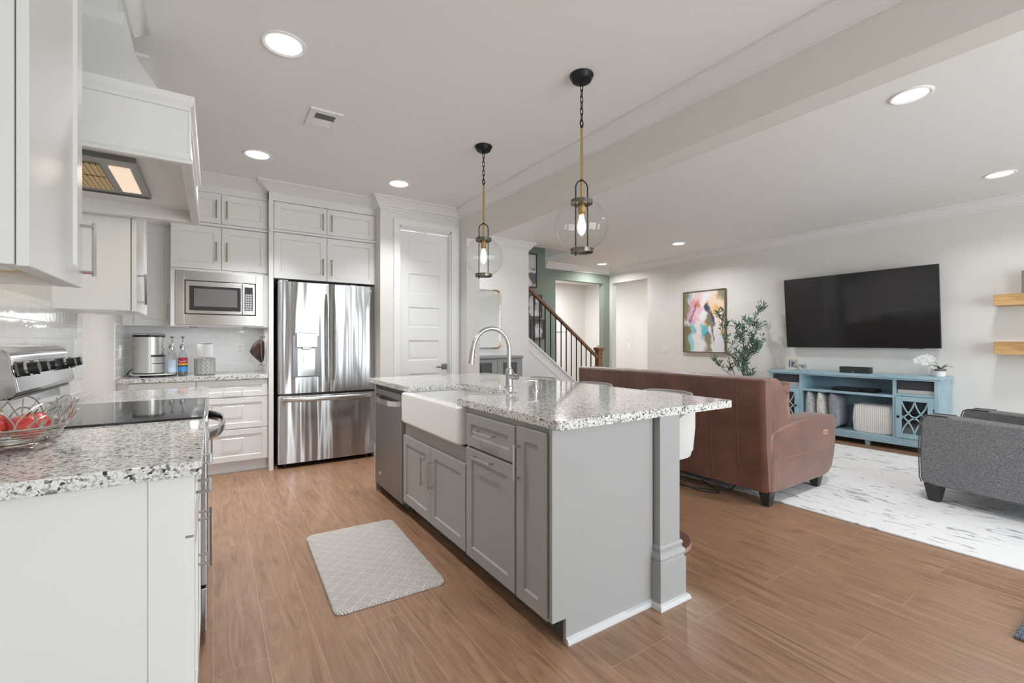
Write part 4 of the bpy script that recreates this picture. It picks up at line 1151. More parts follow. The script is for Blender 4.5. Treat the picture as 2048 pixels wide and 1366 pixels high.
t.color(t.mix(t.math('GREATER_THAN', wv, .55), srgb(148, 147, 146), srgb(178, 177, 175)))
single('canister', m, GCAN, 'grey patterned round canister on the back counter under a white one', 'canister', (-.068, 5.22, .914))
m = MB().lathe([(.055, 1.0725), (.062, 1.076), (.0635, 1.085), (.0635, 1.195), (.062, 1.204), (.056, 1.208)], (-.065, 5.22, 0), 36)
WC = mat('white_ceramic', (.80, .80, .79, 1), .5)
w_ = thing('canister', 'white round canister stacked on the grey patterned canister', 'canister', (-.065, 5.22, 1.072))
part('body', m, WC, w_); part('lid', MB().lathe([(.0625, 1.2085), (.0625, 1.213), (.05, 1.2155), (0, 1.216)], (-.065, 5.22, 0), 36), mat('grey_lid', srgb(150, 148, 146), .4), w_)

hb = thing('hanging_pouch', 'brown leather pouch hanging from metal rings beside the refrigerator panel', 'pouch', (.39, 5.18, .98))
BRN = mat('worn_brown_leather', srgb(84, 66, 60), .75, spec=.25); t = NT(BRN); n1 = t.noise(t.coords(), 14, 3); t.color(t.ramp(n1, [(.3, srgb(62, 48, 44)), (.7, srgb(100, 80, 74))]))
outl = [(.402, 1.245), (.372, 1.238), (.338, 1.208), (.312, 1.160), (.304, 1.128), (.322, 1.098), (.352, 1.066), (.380, 1.038), (.400, 1.022), (.418, 1.040), (.426, 1.12), (.424, 1.22)]
hub = Vector((.385, 1.13))
m = MB()
def scl(k): return [((hub.x + (x - hub.x) * k), (hub.y + (z - hub.y) * k)) for x, z in outl]
m.loft([[(x, 5.18 + d, z) for x, z in scl(k)] for k, d in ((.3, -.030), (.72, -.024), (.94, -.012), (1, 0), (.94, .012), (.72, .02), (.3, .024))])
part('pouch', m, BRN, hb)
part('binding', MB().tube([(x, 5.18, z) for x, z in outl], .0045, 6, closed=True), BLACKP, hb)
part('strap', MB().tube([(.398, 5.152, 1.245), (.396, 5.144, 1.18), (.400, 5.148, 1.10), (.408, 5.155, 1.03)], .006, 6, squash=(1.2, .5)), mat('tan_strap', srgb(170, 146, 138), .5), hb)
m = MB()
for x in (.392, .408): m.tube([(x + .0 * k, 5.18 + .010 * math.cos(R(a)), 1.258 + .016 * math.sin(R(a))) for k, a in enumerate(range(0, 360, 30))], .0028, 6, closed=True)
m.tube([(.392, 5.18, 1.275), (.438, 5.18, 1.272)], .004, 6).tube([(.400, 5.18, 1.022), (.398, 5.18, .998), (.378, 5.18, .992)], .004, 6).tube([(.398, 5.18, 1.0), (.420, 5.18, .985), (.438, 5.18, .995)], .004, 6)
part('hook', m, PUMPM, hb)

def plate(name, label, cat, F, u, z, w, h, slots=0, rocker=1, group=None):
    c0 = F(u, 0, z)
    p = thing(name, label, cat, c0, group=group)
    def bx_(u0, u1, z0, z1, k0, k1, bev=.0):
        a, b = F(u0, k0, z0), F(u1, k1, z1)
        return MB().box(min(a[0], b[0]), max(a[0], b[0]), min(a[1], b[1]), max(a[1], b[1]), min(a[2], b[2]), max(a[2], b[2]), bev)
    part('plate', bx_(u - w / 2, u + w / 2, z - h / 2, z + h / 2, 0, .005, .001), WHITEP, p)
    if slots:
        for dz in (-.021, .021):
            r__ = part('receptacle', bx_(u - .016, u + .016, z + dz - .014, z + dz + .014, .004, .007, .001), TRIM, p)
            mm = bx_(u - .008, u - .0055, z + dz - .004, z + dz + .006, .0065, .0074)
            a, b = F(u + .0055, .0065, z + dz - .004), F(u + .008, .0074, z + dz + .006)
            mm.box(min(a[0], b[0]), max(a[0], b[0]), min(a[1], b[1]), max(a[1], b[1]), a[2], b[2])
            part('slot', mm, BLACKP, r__)
    else:
        part('rocker', bx_(u - .016, u + .016, z - .033, z + .033, .004, .009, .001), TRIM, p)
plate('wall_outlet', 'white outlet on the tiled backsplash of the back counter', 'outlet', fmap('-y', 5.592), .233, 1.155, .075, .118, 1)
plate('light_switch', 'white light switch on the tiles in the back left corner', 'switch', fmap('+x', LX + .008), 5.10, 1.14, .072, .118)
plate('light_switch', 'white light switch on the living room wall left of the painting', 'switch', fmap('-x', RX), 5.46, 1.108, .10, .118)
plate('light_switch', 'white light switch inside the bright side hall', 'switch', fmap('-x', 8.3), 7.53, 1.15, .085, .13)

# ------------------------------------------------------------------ hall: mirror, cabinet
mr = thing('wall_mirror', 'tall wall mirror with rounded brass corners on the white hall wall', 'mirror', (3.23, 5.69, 1.14))
def rr2(x0, x1, z0, z1, r, y):
    return [(a, y, b) for a, b in arc(x1 - r, z1 - r, r, 0, 90, 6) + arc(x0 + r, z1 - r, r, 90, 180, 6) + arc(x0 + r, z0 + r, r, 180, 270, 6) + arc(x1 - r, z0 + r, r, 270, 360, 6)]
m = MB(); m.tube(rr2(2.935, 3.520, 1.140, 1.975, .06, 5.68), .008, 8, closed=True); part('frame', m, CHROME, mr)
part('mirror_glass', MB().loft([rr2(2.938, 3.517, 1.143, 1.972, .058, y) for y in (5.678, 5.688)]), mat('mirror_silver', (.78, .79, .79, 1), .01, 1.0), mr)
for x, z, a in ((3.520, 1.975, 0), (3.520, 1.140, 270), (2.935, 1.975, 90), (2.935, 1.140, 180)):
    cx_, cz_ = x + (-.06 if x > 3.2 else .06), z + (-.06 if z > 1.5 else .06)
    P = arc(cx_, cz_, .062, a, a + 90, 8)
    dx, dz = (-.07 if x > 3.2 else .07), (-.08 if z > 1.5 else .08)
    ends = [(x + (.002 if x > 3.2 else -.002), cz_ + dz * .5), (cx_ + dx, z + (.002 if z > 1.5 else -.002))]
    if math.hypot(P[0][0] - ends[0][0], P[0][1] - ends[0][1]) > math.hypot(P[0][0] - ends[1][0], P[0][1] - ends[1][1]): ends.reverse()
    P = [ends[0]] + P + [ends[1]]
    part('corner_tube', MB().tube([(u, 5.674, w) for u, w in P], .0105, 8), BRASS, mr, label='brass corner tube')

GREYC = mat('grey_hall_cabinet', srgb(150, 150, 150), .5)
hc = thing('hall_cabinet', 'grey low cabinet with glazed doors against the white hall wall', 'cabinet', (3.24, 5.5, 0))
m = MB(); m.box(2.83, 3.65, 5.318, 5.69, .06, 1.0).box(2.86, 3.62, 5.34, 5.66, 0, .06); part('body', m, mat('dark_cabinet_inside', srgb(66, 68, 70), .6), hc)
part('top', MB().box(2.815, 3.665, 5.285, 5.695, 1.0, 1.035, .004), GREYC, hc)
part('side_panel', MB().box(3.65, 3.656, 5.30, 5.69, .02, 1.0), GREYC, hc)
SGL = mat('dim_glass', (.05, .055, .06, 1), .06, spec=.6)
for u0, u1, ku in ((2.835, 3.240, 3.218), (3.246, 3.650, 3.268)):
    m = MB()
    for a, b, z0, z1 in ((u0, u0 + .085, .07, .992), (u1 - .085, u1, .07, .992), (u0 + .085, u1 - .085, .07, .15), (u0 + .085, u1 - .085, .945, .992)): m.box(a, b, 5.296, 5.316, z0, z1, .001)
    d_ = part('door', m, GREYC, hc)
    part('pane', MB().box(u0 + .08, u1 - .08, 5.304, 5.309, .145, .95), GLASS, d_)
    part('knob', MB().ell((ku, 5.284, .74), (.011, .013, .011), 12, 8), BLACK, d_)
BK = [mat('book_%s' % n_, srgb(*c_), .7) for n_, c_ in (('pale', (176, 184, 190)), ('slate', (92, 104, 116)), ('black', (40, 42, 46)), ('rose', (170, 130, 130)), ('white', (210, 208, 204)), ('tan', (150, 132, 110)))]
# ------------------------------------------------------------------ stairs
st = thing('staircase', 'oak railed staircase with black balusters climbing behind the white hall wall', 'staircase', (5.4, 6.3, 0))
sl = (.58 - 1.262) / (5.03 - 4.112)
zt = lambda x: 1.262 + sl * (x - 4.112)
def para(x0, x1, lo, hi, y0, y1): return MB().prism([(x0, zt(x0) + lo), (x1, zt(x1) + lo), (x1, zt(x1) + hi), (x0, zt(x0) + hi)], 'y', y0, y1)
x_foot = 4.112 + (0 - 1.262) / sl
m = MB(); m.prism([(4.052, 0), (x_foot - .02, 0), (4.052, zt(4.052) - .02)], 'y', 5.735, 5.80)
part('side_wall', m, TRIM, st)
m = para(4.052, x_foot - .05, -.035, .0, 5.715, 5.815)
m.prism([(4.052, zt(4.052) - .20), (x_foot - .30, zt(x_foot - .30) - .20), (x_foot - .30, zt(x_foot - .3) - .185), (4.052, zt(4.052) - .185)], 'y', 5.728, 5.736)
part('stringer', m, TRIM, st)
run, rise = .252, .252 * -sl
for k in range(12):
    x1 = 5.60 - run * k; z1 = rise * (k + 1)
    m = MB(); m.box(x1 - run - .02, x1, 5.80, 6.84, z1 - .03, z1, .004); part('tread', m, RAILW, st)
    part('riser', MB().box(x1 - .04, x1 - .025, 5.80, 6.84, z1 - rise, z1 - .03), TRIM, st)
hr_ = lambda x: 2.075 + (.995 - 2.075) / (5.52 - 4.083) * (x - 4.083)
m = MB(); rings = []
for x in (4.052, 5.54):
    rings.append([(x, 5.765 + u, hr_(x) + w) for u, w in ((-.028, -.03), (-.032, -.005), (-.026, .018), (-.012, .028), (.012, .028), (.026, .018), (.032, -.005), (.028, -.03))])
part('handrail', m.loft(rings), RAILW, st)
nx = 5.588; ny = 5.765
m = MB(); w = .047
m.box(nx - w, nx + w, ny - w, ny + w, 0, 1.075, .003)
m.box(nx - .056, nx + .056, ny - .056, ny + .056, 0, .22, .004).box(nx - .054, nx + .054, ny - .054, ny + .054, .80, .82, .004).box(nx - .056, nx + .056, ny - .056, ny + .056, 1.075, 1.09, .003).box(nx - .068, nx + .068, ny - .068, ny + .068, 1.09, 1.125, .006)
m.loft([[(nx - q, ny - q, z), (nx + q, ny - q, z), (nx + q, ny + q, z), (nx - q, ny + q, z)] for q, z in ((.06, 1.125), (.06, 1.133), (.004, 1.172))])
part('newel_post', m, RAILW, st)
k = 0; x = 4.09
while x < 5.5:
    part('baluster', MB().box(x - .0065, x + .0065, ny - .0065, ny + .0065, max(0, zt(x)), hr_(x) - .02), BLACK, st)
    x += .1095

# framed photographs on the green wall
def picture(name, label, cat, F, u0, u1, z0, z1, fw, fmat, paint, nu=28, nv=36, depth=.025, group=None, matte=0.0):
    cu, cz = (u0 + u1) / 2, z0
    p = thing(name, label, cat, F(cu, 0, cz), group=group)
    m = MB()
    def bxx(mm, a, b, c_, d_, k0, k1, bev=0):
        A, B = F(a, k0, c_), F(b, k1, d_)
        mm.box(min(A[0], B[0]), max(A[0], B[0]), min(A[1], B[1]), max(A[1], B[1]), min(A[2], B[2]), max(A[2], B[2]), bev)
    for a, b, c_, d_ in ((u0, u0 + fw, z0, z1), (u1 - fw, u1, z0, z1), (u0 + fw, u1 - fw, z0, z0 + fw), (u0 + fw, u1 - fw, z1 - fw, z1)): bxx(m, a, b, c_, d_, .001, depth, .002)
    part('frame', m, fmat, p)
    bm = bmesh.new(); grid = []
    lay = bm.verts.layers.float_color.new('paint')
    a0, a1, b0, b1 = u0 + fw, u1 - fw, z0 + fw, z1 - fw
    for j in range(nv + 1): grid.append([bm.verts.new(F(a0 + (a1 - a0) * i / nu, depth * .55, b0 + (b1 - b0) * j / nv)) for i in range(nu + 1)])
    for j in range(nv):
        for i in range(nu): bm.faces.new((grid[j][i], grid[j][i + 1], grid[j + 1][i + 1], grid[j + 1][i]))
    for j in range(nv + 1):
        for i in range(nu + 1): grid[j][i][lay] = paint(i / nu, j / nv)
    back = [bm.verts.new(F(a, .001, b)) for a, b in ((a0, b0), (a1, b0), (a1, b1), (a0, b1))]
    bm.faces.new(back)
    mm = MB(); mm.bm.free(); mm.bm = bm
    part('print', mm, PAINTM, p)
    return p
PAINTM = mat('painted_print', (1, 1, 1, 1), .45)
t = NT(PAINTM); at = t.new('ShaderNodeAttribute', attribute_name='paint'); t.color(at.outputs['Color'])
def blobs(bg, items):
    """items: (cu, cv, ru, rv, rot_deg, colour, softness)"""
    def f(u, v):
        c = list(bg)
        u, v = u + .022 * math.sin(21 * v + 3 * math.sin(9 * u)) + .008 * math.sin(57 * v + 31 * u), v + .026 * math.sin(17 * u + 2 * math.sin(11 * v)) + .010 * math.sin(49 * u - 37 * v)
        for cu, cv, ru, rv, ro, col, so in items:
            du, dv = u - cu, v - cv; ca, sa = math.cos(R(ro)), math.sin(R(ro))
            q = ((du * ca + dv * sa) / ru) ** 2 + ((-du * sa + dv * ca) / rv) ** 2
            q += .25 * math.sin(17 * u + 5 * v + cu * 9) * math.sin(13 * v - 4 * u + cv * 7)
            k = min(1, max(0, (1 + so - q) / (2 * so)))
            for i in range(3): c[i] = c[i] * (1 - k) + col[i] * k
        return (c[0], c[1], c[2], 1)
    return f
G = lambda g: srgb(g, g + 1, g + 3)
DFRAME = mat('dark_brown_frame', srgb(72, 60, 54), .5); BFRAME = mat('brown_wood_frame', srgb(96, 74, 62), .5)
Fg = fmap('-y', gy0)
picture('picture_frame', 'large black and white photograph highest on the green wall by the stairs', 'framed photo', Fg, 4.46, 5.045, 2.235, 2.87, .022, DFRAME,
        blobs(G(186), [(.9, .75, .5, .5, 0, G(202), .4), (.55, .55, .12, .3, 20, G(96), .3), (.86, .30, .20, .28, 0, G(104), .2), (.60, .1, .2, .22, 30, G(220), .3), (.78, .47, .25, .05, 10, G(224), .3)]), group='framed photos on the green wall')
picture('picture_frame', 'black and white photograph of people, middle of the three on the green wall', 'framed photo', Fg, 4.80, 5.165, 1.685, 2.115, .018, BFRAME,
        blobs(G(96), [(.32, .45, .17, .42, 5, G(206), .3), (.33, .85, .09, .10, 0, G(190), .3), (.72, .40, .17, .36, -10, G(176), .3), (.70, .75, .10, .10, 0, G(196), .3), (.55, .15, .4, .14, 0, G(210), .3)]), group='framed photos on the green wall')
picture('picture_frame', 'black and white photograph of people, lowest of the three on the green wall', 'framed photo', Fg, 4.90, 5.225, 1.285, 1.655, .018, BFRAME,
        blobs(G(92), [(.55, .38, .30, .38, 0, G(214), .3), (.42, .66, .12, .16, 0, G(178), .3), (.66, .70, .10, .14, 0, G(150), .3), (.2, .3, .1, .3, 0, G(120), .3)]), group='framed photos on the green wall')

# ------------------------------------------------------------------ living room wall: painting, television, shelves
Fr = fmap('-x', RX)
S_ = srgb
art = blobs(S_(226, 224, 224), [
    (.06, .75, .12, .25, 0, S_(140, 132, 106), .3), (.06, .18, .14, .26, 0, S_(138, 130, 104), .3), (.92, .80, .16, .34, 0, S_(142, 136, 108), .25),
    (.16, .90, .05, .10, 0, S_(150, 186, 200), .5), (.30, .82, .16, .16, 0, S_(226, 200, 196), .5), (.26, .70, .10, .16, 10, S_(222, 158, 166), .4), (.37, .755, .075, .105, 0, S_(212, 122, 82), .3),
    (.22, .60, .12, .13, 20, S_(214, 168, 188), .5), (.36, .63, .15, .14, 0, S_(226, 190, 204), .5), (.24, .66, .018, .14, -18, S_(110, 80, 82), .4), (.16, .53, .016, .05, -10, S_(110, 96, 108), .4),
    (.78, .72, .20, .22, 25, S_(232, 206, 184), .6), (.80, .66, .07, .15, 25, S_(228, 182, 112), .5), (.60, .74, .06, .07, 0, S_(220, 164, 134), .5), (.86, .50, .10, .14, 10, S_(236, 220, 216), .5),
    (.61, .62, .10, .15, 30, S_(112, 112, 108), .35), (.56, .70, .07, .06, 30, S_(72, 76, 92), .4), (.70, .53, .055, .13, 10, S_(74, 74, 96), .4), (.62, .52, .06, .08, 10, S_(124, 122, 100), .4),
    (.46, .585, .11, .075, 0, S_(230, 230, 228), .4), (.55, .46, .065, .05, -40, S_(222, 146, 76), .3), (.46, .46, .08, .05, 0, S_(228, 222, 220), .5),
    (.19, .40, .075, .11, 15, S_(122, 192, 194), .45), (.18, .18, .06, .20, 8, S_(150, 208, 216), .5), (.29, .335, .05, .05, 0, S_(150, 180, 194), .4),
    (.52, .36, .09, .10, -20, S_(104, 186, 196), .45), (.57, .27, .05, .06, 0, S_(74, 112, 168), .4), (.10, .35, .08, .07, 30, S_(132, 120, 84), .3),
    (.45, .21, .06, .05, 0, S_(140, 130, 100), .3), (.60, .14, .09, .14, 15, S_(140, 132, 104), .3), (.72, .30, .025, .16, 5, S_(124, 118, 100), .4), (.60, .03, .13, .06, 0, S_(146, 138, 110), .3),
    (.95, .30, .07, .07, 0, S_(224, 190, 130), .5), (.40, .12, .16, .14, 0, S_(232, 230, 232), .5), (.86, .13, .14, .14, 0, S_(226, 226, 232), .5)])
def paint_flip(u, v): return art(1 - u, v)
picture('wall_painting', 'abstract painting in pink, teal and gold in a thin bronze frame beside the olive tree', 'painting', Fr, 4.245, 5.034, 1.052, 2.100, .012, mat('bronze_frame', srgb(120, 108, 84), .4, .5), paint_flip, 64, 84, .045)

tv = thing('television', 'large black flat television tilted on the wall above the blue console', 'television', (6.86, 2.455, 1.155))
TM = Matrix.Translation((6.90, 2.455, 1.155)) @ Matrix.Rotation(R(-5.6), 4, 'Y')
part('body', MB().box(-.030, .0, -.826, .826, 0, .955, .004, mat=TM), BLACKP, tv)
part('screen', MB().box(-.0315, -.029, -.818, .818, .012, .947, mat=TM), mat('tv_screen', (.018, .018, .019, 1), .07, spec=.6), tv)
part('wall_mount', MB().box(6.84, 6.95, 2.2, 2.7, 1.45, 1.75), BLACK, tv)
part('sensor', MB().box(-.028, -.006, -.07, .07, -.010, .001, mat=Matrix.Translation((6.90, 1.85, 1.155))), BLACKP, tv)
for z0, z1, lb in ((1.598, 1.712, 'thick pine floating shelf at the right edge, upper of the two'), (1.095, 1.228, 'thick pine floating shelf at the right edge, lower of the two')):
    single('floating_shelf', MB().box(6.72, RX, .50, 1.190, z0, z1, .004), OAK, lb, 'shelf', (6.83, .85, z0), 'pine floating shelves')
single('decor_box', MB().box(6.78, 6.92, .70, 1.005, 1.7125, 1.945, .006), mat('warm_grey_box', srgb(120, 112, 106), .6), 'grey box shaped ornament standing on the upper pine shelf', 'ornament', (6.85, .85, 1.7125))
# ------------------------------------------------------------------ living room floor
m = MB(); m.box(3.60, 6.22, -.9, 3.75, 0, .012, .004)
single('area_rug', m, RUG, 'large white rug with broken grey streaks under the sofa and armchair', 'rug', (4.9, 1.4, 0))

# ------------------------------------------------------------------ leather sofa
RZ = .012
LEGM = mat('dark_tapered_leg', srgb(48, 47, 48), .45)
sf = thing('leather_sofa', 'brown leather sofa with its seamed back turned to the kitchen', 'sofa', (3.95, 2.76, 0))
sy0, sy1 = 1.752, 3.775
def backx(z): return 3.395 - .055 * (z - .11) / .84
def soft_wall(y0, y1, seams, zs, fx, th, bulge, groove=.006):
    """upholstered slab: outer face fx(z) with vertical seams, inner face th further in"""
    ys = []
    ed = [y0] + seams + [y1]
    for a, b in zip(ed, ed[1:]): ys += [a + (b - a) * k / 8 for k in range(8)]
    ys.append(y1)
    m = MB(); rings = []
    for y in ys:
        a = max([q for q in ed if q <= y + 1e-6]); bb = [q for q in ed if q > y + 1e-6]; b = min(bb) if bb else a
        s = (y - a) / (b - a) if b > a else 0
        g = groove * (1 - (1 - abs(2 * s - 1) ** 10)) if b > a else groove
        en = .012 if (y < y0 + .004 or y > y1 - .004) else 0
        ring = []
        for z in zs: ring.append((fx(z) + g * .6 + en - bulge * math.sin(math.pi * (z - zs[0]) / (zs[-1] - zs[0])), y, z + (0 if 0 < zs.index(z) else en)))
        zt_ = zs[-1]
        ring += [(fx(zt_) + .012, y, zt_ + .012 - en), (fx(zt_) + th * .5, y, zt_ + .020 - en), (fx(zt_) + th - .02, y, zt_ + .010 - en)]
        for z in reversed(zs): ring.append((fx(z) + th, y, z))
        rings.append(ring)
    return m.loft(rings)
part('back', soft_wall(sy0, sy1, [1.964, 2.19, 2.43, 2.66, 2.894, 3.128, 3.362, 3.58], [.11, .16, .3, .5, .7, .85, .925, .938], backx, .10, .012, .009), LEATHER, sf)
SEAMM = mat('brown_stitching', srgb(132, 96, 80), .6)
for sy in (1.964, 2.19, 2.43, 2.66, 2.894, 3.128, 3.362, 3.58):
    part('seam', MB().tube([(backx(z) - .012 * math.sin(math.pi * (z - .11) / .828) + .0015, sy, z) for z in (.13, .3, .5, .7, .85, .92)], .0016, 5), SEAMM, sf, label='stitched seam of the back')
part('base', MB().box(3.50, 4.36, sy0 + .02, sy1 - .02, .11, .36, .02), LEATHER, sf)
def loaf(pts, y0, y1, r=.03, crown=.0):
    """side profile (x, z) extruded along y with softly rounded side edges"""
    cx_ = sum(p[0] for p in pts) / len(pts); cz_ = sum(p[1] for p in pts) / len(pts)
    m = MB(); rings = []
    st_ = [(0, 1.0), (.15, .55), (.45, .18), (1, 0)]
    seq = [(y0 + r * a, r * b) for a, b in st_] + [(y1 - r * a, r * b) for a, b in reversed(st_)]
    for y, ins_ in seq:
        ring = []
        for x, z in pts:
            dx, dz = x - cx_, z - cz_; L = math.hypot(dx, dz)
            k = max(0, 1 - ins_ / L)
            ring.append((cx_ + dx * k, y, cz_ + dz * k))
        rings.append(ring)
    return m.loft(rings)
arm = [(3.42, .105), (3.60, .10), (4.28, .10), (4.37, .112), (4.43, .16), (4.475, .26), (4.50, .38), (4.505, .50), (4.495, .565), (4.46, .595), (4.38, .612), (4.2, .622), (4.0, .620), (3.8, .605), (3.6, .580), (3.47, .555), (3.435, .54), (3.42, .50)]
for a, b, lb in ((sy0 - .012, sy0 + .185, None), (sy1 - .185, sy1 + .012, None)):
    ar = part('arm', loaf(arm, a, b, .035), LEATHER, sf)
    if a < 2:
        part('seam', MB().tube([(x, a - .0005 - .0 * x, .345 + .0 * x - .012 * (x - 3.45)) for x in (3.46, 3.7, 4.0, 4.3, 4.47)], .0022, 5), mat('tan_stitching', srgb(150, 110, 92), .6), ar, label='tan stitched seam')
        cpn = part('control_plate', MB().box(4.235, 4.325, a - .004, a + .01, .452, .492, .002), mat('copper_plate', srgb(206, 168, 150), .35, .5), ar, label='metal switch plate')
        for k in range(2): part('button', MB().ell((4.262 + .036 * k, a - .004, .472), (.012, .004, .010), 12, 8), mat('plate_button_%d' % k, srgb(160, 120, 104), .35, .5), cpn)
w3 = (sy1 - sy0 - .37) / 3
cush = [(3.60, .36), (4.40, .36), (4.45, .40), (4.455, .46), (4.42, .49), (4.2, .50), (3.7, .485), (3.6, .46)]
bc = [(3.50, .48), (3.74, .48), (3.76, .55), (3.72, .75), (3.66, .90), (3.60, .945), (3.53, .955), (3.465, .94), (3.45, .90)]
for k in range(3):
    a = sy0 + .185 + w3 * k
    part('seat_cushion', loaf(cush, a + .004, a + w3 - .004, .03), LEATHER, sf)
bw = (sy1 - sy0 - .03) / 3
for k in range(3):
    a = sy0 + .012 + bw * k
    part('back_cushion', loaf(bc, a + .004, a + bw - .004, .035), LEATHER, sf)
def leg(par, x, y, z1, r0=.026, r1=.043, mt=LEGM, zb=0.0, name='leg'):
    return part(name, MB().loft([[(x - q, y - q, z), (x + q, y - q, z), (x + q, y + q, z), (x - q, y + q, z)] for q, z in ((r0, zb), (r1, z1))]), mt, par)
for x, y, zb in ((3.465, sy0 + .045, .0), (4.25, sy0 + .05, RZ), (3.465, sy1 - .05, 0.0), (4.25, sy1 - .05, RZ)): leg(sf, x, y, .118, zb=zb)
# pillow thrown on the sofa
def pillow(name, c, w, h, d, rz, tilt, mt, label, cat, group=None, parent=None, pw=.42, lean=0.0):
    Mx = Matrix.Translation(c) @ Matrix.Rotation(rz, 4, 'Z') @ Matrix.Rotation(tilt, 4, 'Y') @ Matrix.Rotation(lean, 4, 'X')
    m = MB(); n = 16; rows = []
    for sgn in (1, -1):
        for i in range(n + 1):
            row = []
            for j in range(n + 1):
                u, v_ = 2 * i / n - 1, 2 * j / n - 1
                k = max(0, (1 - u ** 2) * (1 - v_ ** 2)) ** pw
                pin = 1 - .07 * (1 - abs(u)) - 0
                pin2 = 1 - .07 * (1 - abs(v_))
                row.append(Mx @ Vector((sgn * d * .5 * k, u * w * .5 * pin2, h * .5 + v_ * h * .5 * pin)))
            rows.append((sgn, row))
    P = [r_ for s_, r_ in rows if s_ == 1]; Q = [r_ for s_, r_ in rows if s_ == -1]
    for G_, fl in ((P, False), (Q, True)):
        V = [[m.bm.verts.new(p) for p in r_] for r_ in G_]
        for i in range(n):
            for j in range(n):
                q = (V[i][j], V[i + 1][j], V[i + 1][j + 1], V[i][j + 1])
                m.bm.faces.new(q if not fl else tuple(reversed(q)))
    bmesh.ops.remove_doubles(m.bm, verts=list(m.bm.verts), dist=1e-4)
    return single(name, m, mt, label, cat, c, group, sharp=60)
SUEDE = mat('tan_suede', srgb(158, 124, 108), .75, spec=.2); t = NT(SUEDE); n1 = t.noise(t.coords(), 7, 3); t.color(t.ramp(n1, [(.3, srgb(118, 88, 74)), (.7, srgb(156, 126, 112))])); t.bump(t.noise(t.coords(), 11, 2, .5, 1.5), .9, .03)
pillow('throw_pillow', (3.865, 2.06, .495), .50, .42, .20, R(8), R(-12), SUEDE, 'tan wrinkled pillow leaning on the leather sofa back by the near arm', 'pillow')
# cables behind the sofa
CAB = BLACKP
m = MB()
for k, pts in enumerate(([(3.30, 3.1, .006), (3.28, 2.7, .006), (3.36, 2.35, .006), (3.44, 2.22, .006), (3.50, 2.1, .03), (3.52, 2.05, .1)], [(3.34, 2.9, .006), (3.38, 2.5, .006), (3.33, 2.28, .006), (3.40, 2.14, .006), (3.47, 2.2, .006), (3.5, 2.4, .05)])):
    sp = []
    for i in range(len(pts) - 1):
        for q in range(5): sp.append(Vector(pts[i]).lerp(Vector(pts[i + 1]), q / 5))
    m.tube(sp, .005, 6)
single('power_cable', m, CAB, 'black cables trailing on the floor under the back of the leather sofa', 'cable', (3.36, 2.4, 0))

# ------------------------------------------------------------------ armchair
ac = thing('armchair', 'grey woven armchair facing away from the camera on the white rug', 'armchair', (4.895, .684, RZ), R(-8))
A = R(-2)
def loaf_y(pts, x0, x1, r=.03):
    """side profile (y, z) extruded along x"""
    m = loaf([(p[0], p[1]) for p in pts], x0, x1, r)
    for v_ in m.bm.verts: v_.co = Vector((v_.co.y, v_.co.x, v_.co.z))
    return m
pa = [(.40, .125), (.455, .135), (.470, .17), (.475, .40), (.468, .60), (.455, .640), (.425, .655), (.30, .656), (.0, .645), (-.30, .63), (-.40, .62), (-.42, .58), (-.42, .13)]
for x0, x1 in ((-.405, -.262), (.262, .405)):
    a_ = part('arm', loaf_y(pa, x0, x1, .022), FABRIC, ac, local=True)
    for xx in (x0 + .004, x1 - .004):
        part('piping', MB().tube([(xx, y + .003, z) for y, z in pa[1:8]], .0045, 6), mat('charcoal_piping', srgb(70, 70, 72), .9), a_, local=True)
part('base', MB().box(-.262, .262, -.40, .44, .125, .33, .015), FABRIC, ac, local=True)
part('seat_cushion', loaf_y([(.47, .33), (.49, .38), (.475, .45), (.40, .465), (-.2, .455), (-.24, .33)], -.258, .258, .03), FABRIC, ac, local=True)
part('back', loaf_y([(-.42, .13), (-.24, .33), (-.24, .45), (-.36, .80), (-.41, .83), (-.47, .82), (-.46, .6)], -.30, .30, .03), FABRIC, ac, local=True)
for x in (-.345, .345):
    for y in (.40, -.37):
        part('leg', MB().loft([[(x - q, y - q, z), (x + q, y - q, z), (x + q, y + q, z), (x - q, y + q, z)] for q, z in ((.030, 0.0), (.050, .13))]), LEGM, ac, local=True)

# ------------------------------------------------------------------ blue console
cn = thing('media_console', 'distressed pale blue media console with arched lattice doors under the television', 'console', (6.7, 2.44, 0))
KX, KB, KY0, KY1 = 6.485, 6.925, 1.558, 3.325
m = MB(); m.box(KX - .025, KB, KY0 - .025, KY1 + .025, .812, .842, .006).box(KX - .012, KB, KY0 - .012, KY1 + .012, .795, .812, .004); part('top', m, BLUE, cn)
D1, D2 = (1.925, 1.955), (2.915, 2.945)
for a, b in ((KY0, KY0 + .03), (KY1 - .03, KY1)): part('side_panel', MB().box(KX + .002, KB, a, b, .06, .795), BLUE, cn)
for a, b in (D1, D2): part('divider', MB().box(KX + .004, KB - .02, a, b, .14, .795), BLUE, cn)
part('back_panel', MB().box(KB - .02, KB - .004, KY0 + .03, KY1 - .03, .08, .795), BLUE, cn)
part('bottom_board', MB().box(KX - .004, KB - .02, KY0 + .03, KY1 - .03, .112, .142, .003).box(KX - .010, KX + .02, KY0 - .005, KY1 + .005, .060, .112, .004), BLUE, cn)
part('shelf', MB().box(KX + .004, KB - .02, D1[1], D2[0], .590, .618, .002), BLUE, cn)
for a, b in ((KY0 + .03, D1[0]), (D2[1], KY1 - .03)): part('shelf', MB().box(KX + .004, KB - .02, a, b, .618, .642, .002), BLUE, cn)
for y in (KY0 + .035, KY1 - .035, 2.2, 2.65):
    for x in (KX + .04, KB - .05): leg(cn, x, y, .065, .018, .026, BLUE, 0.0, 'foot')
for a, b in ((KY0, KY0 + .035), (KY1 - .035, KY1)): part('corner_stile', MB().box(KX - .006, KX + .004, a, b, .06, .795, .002), BLUE, cn)
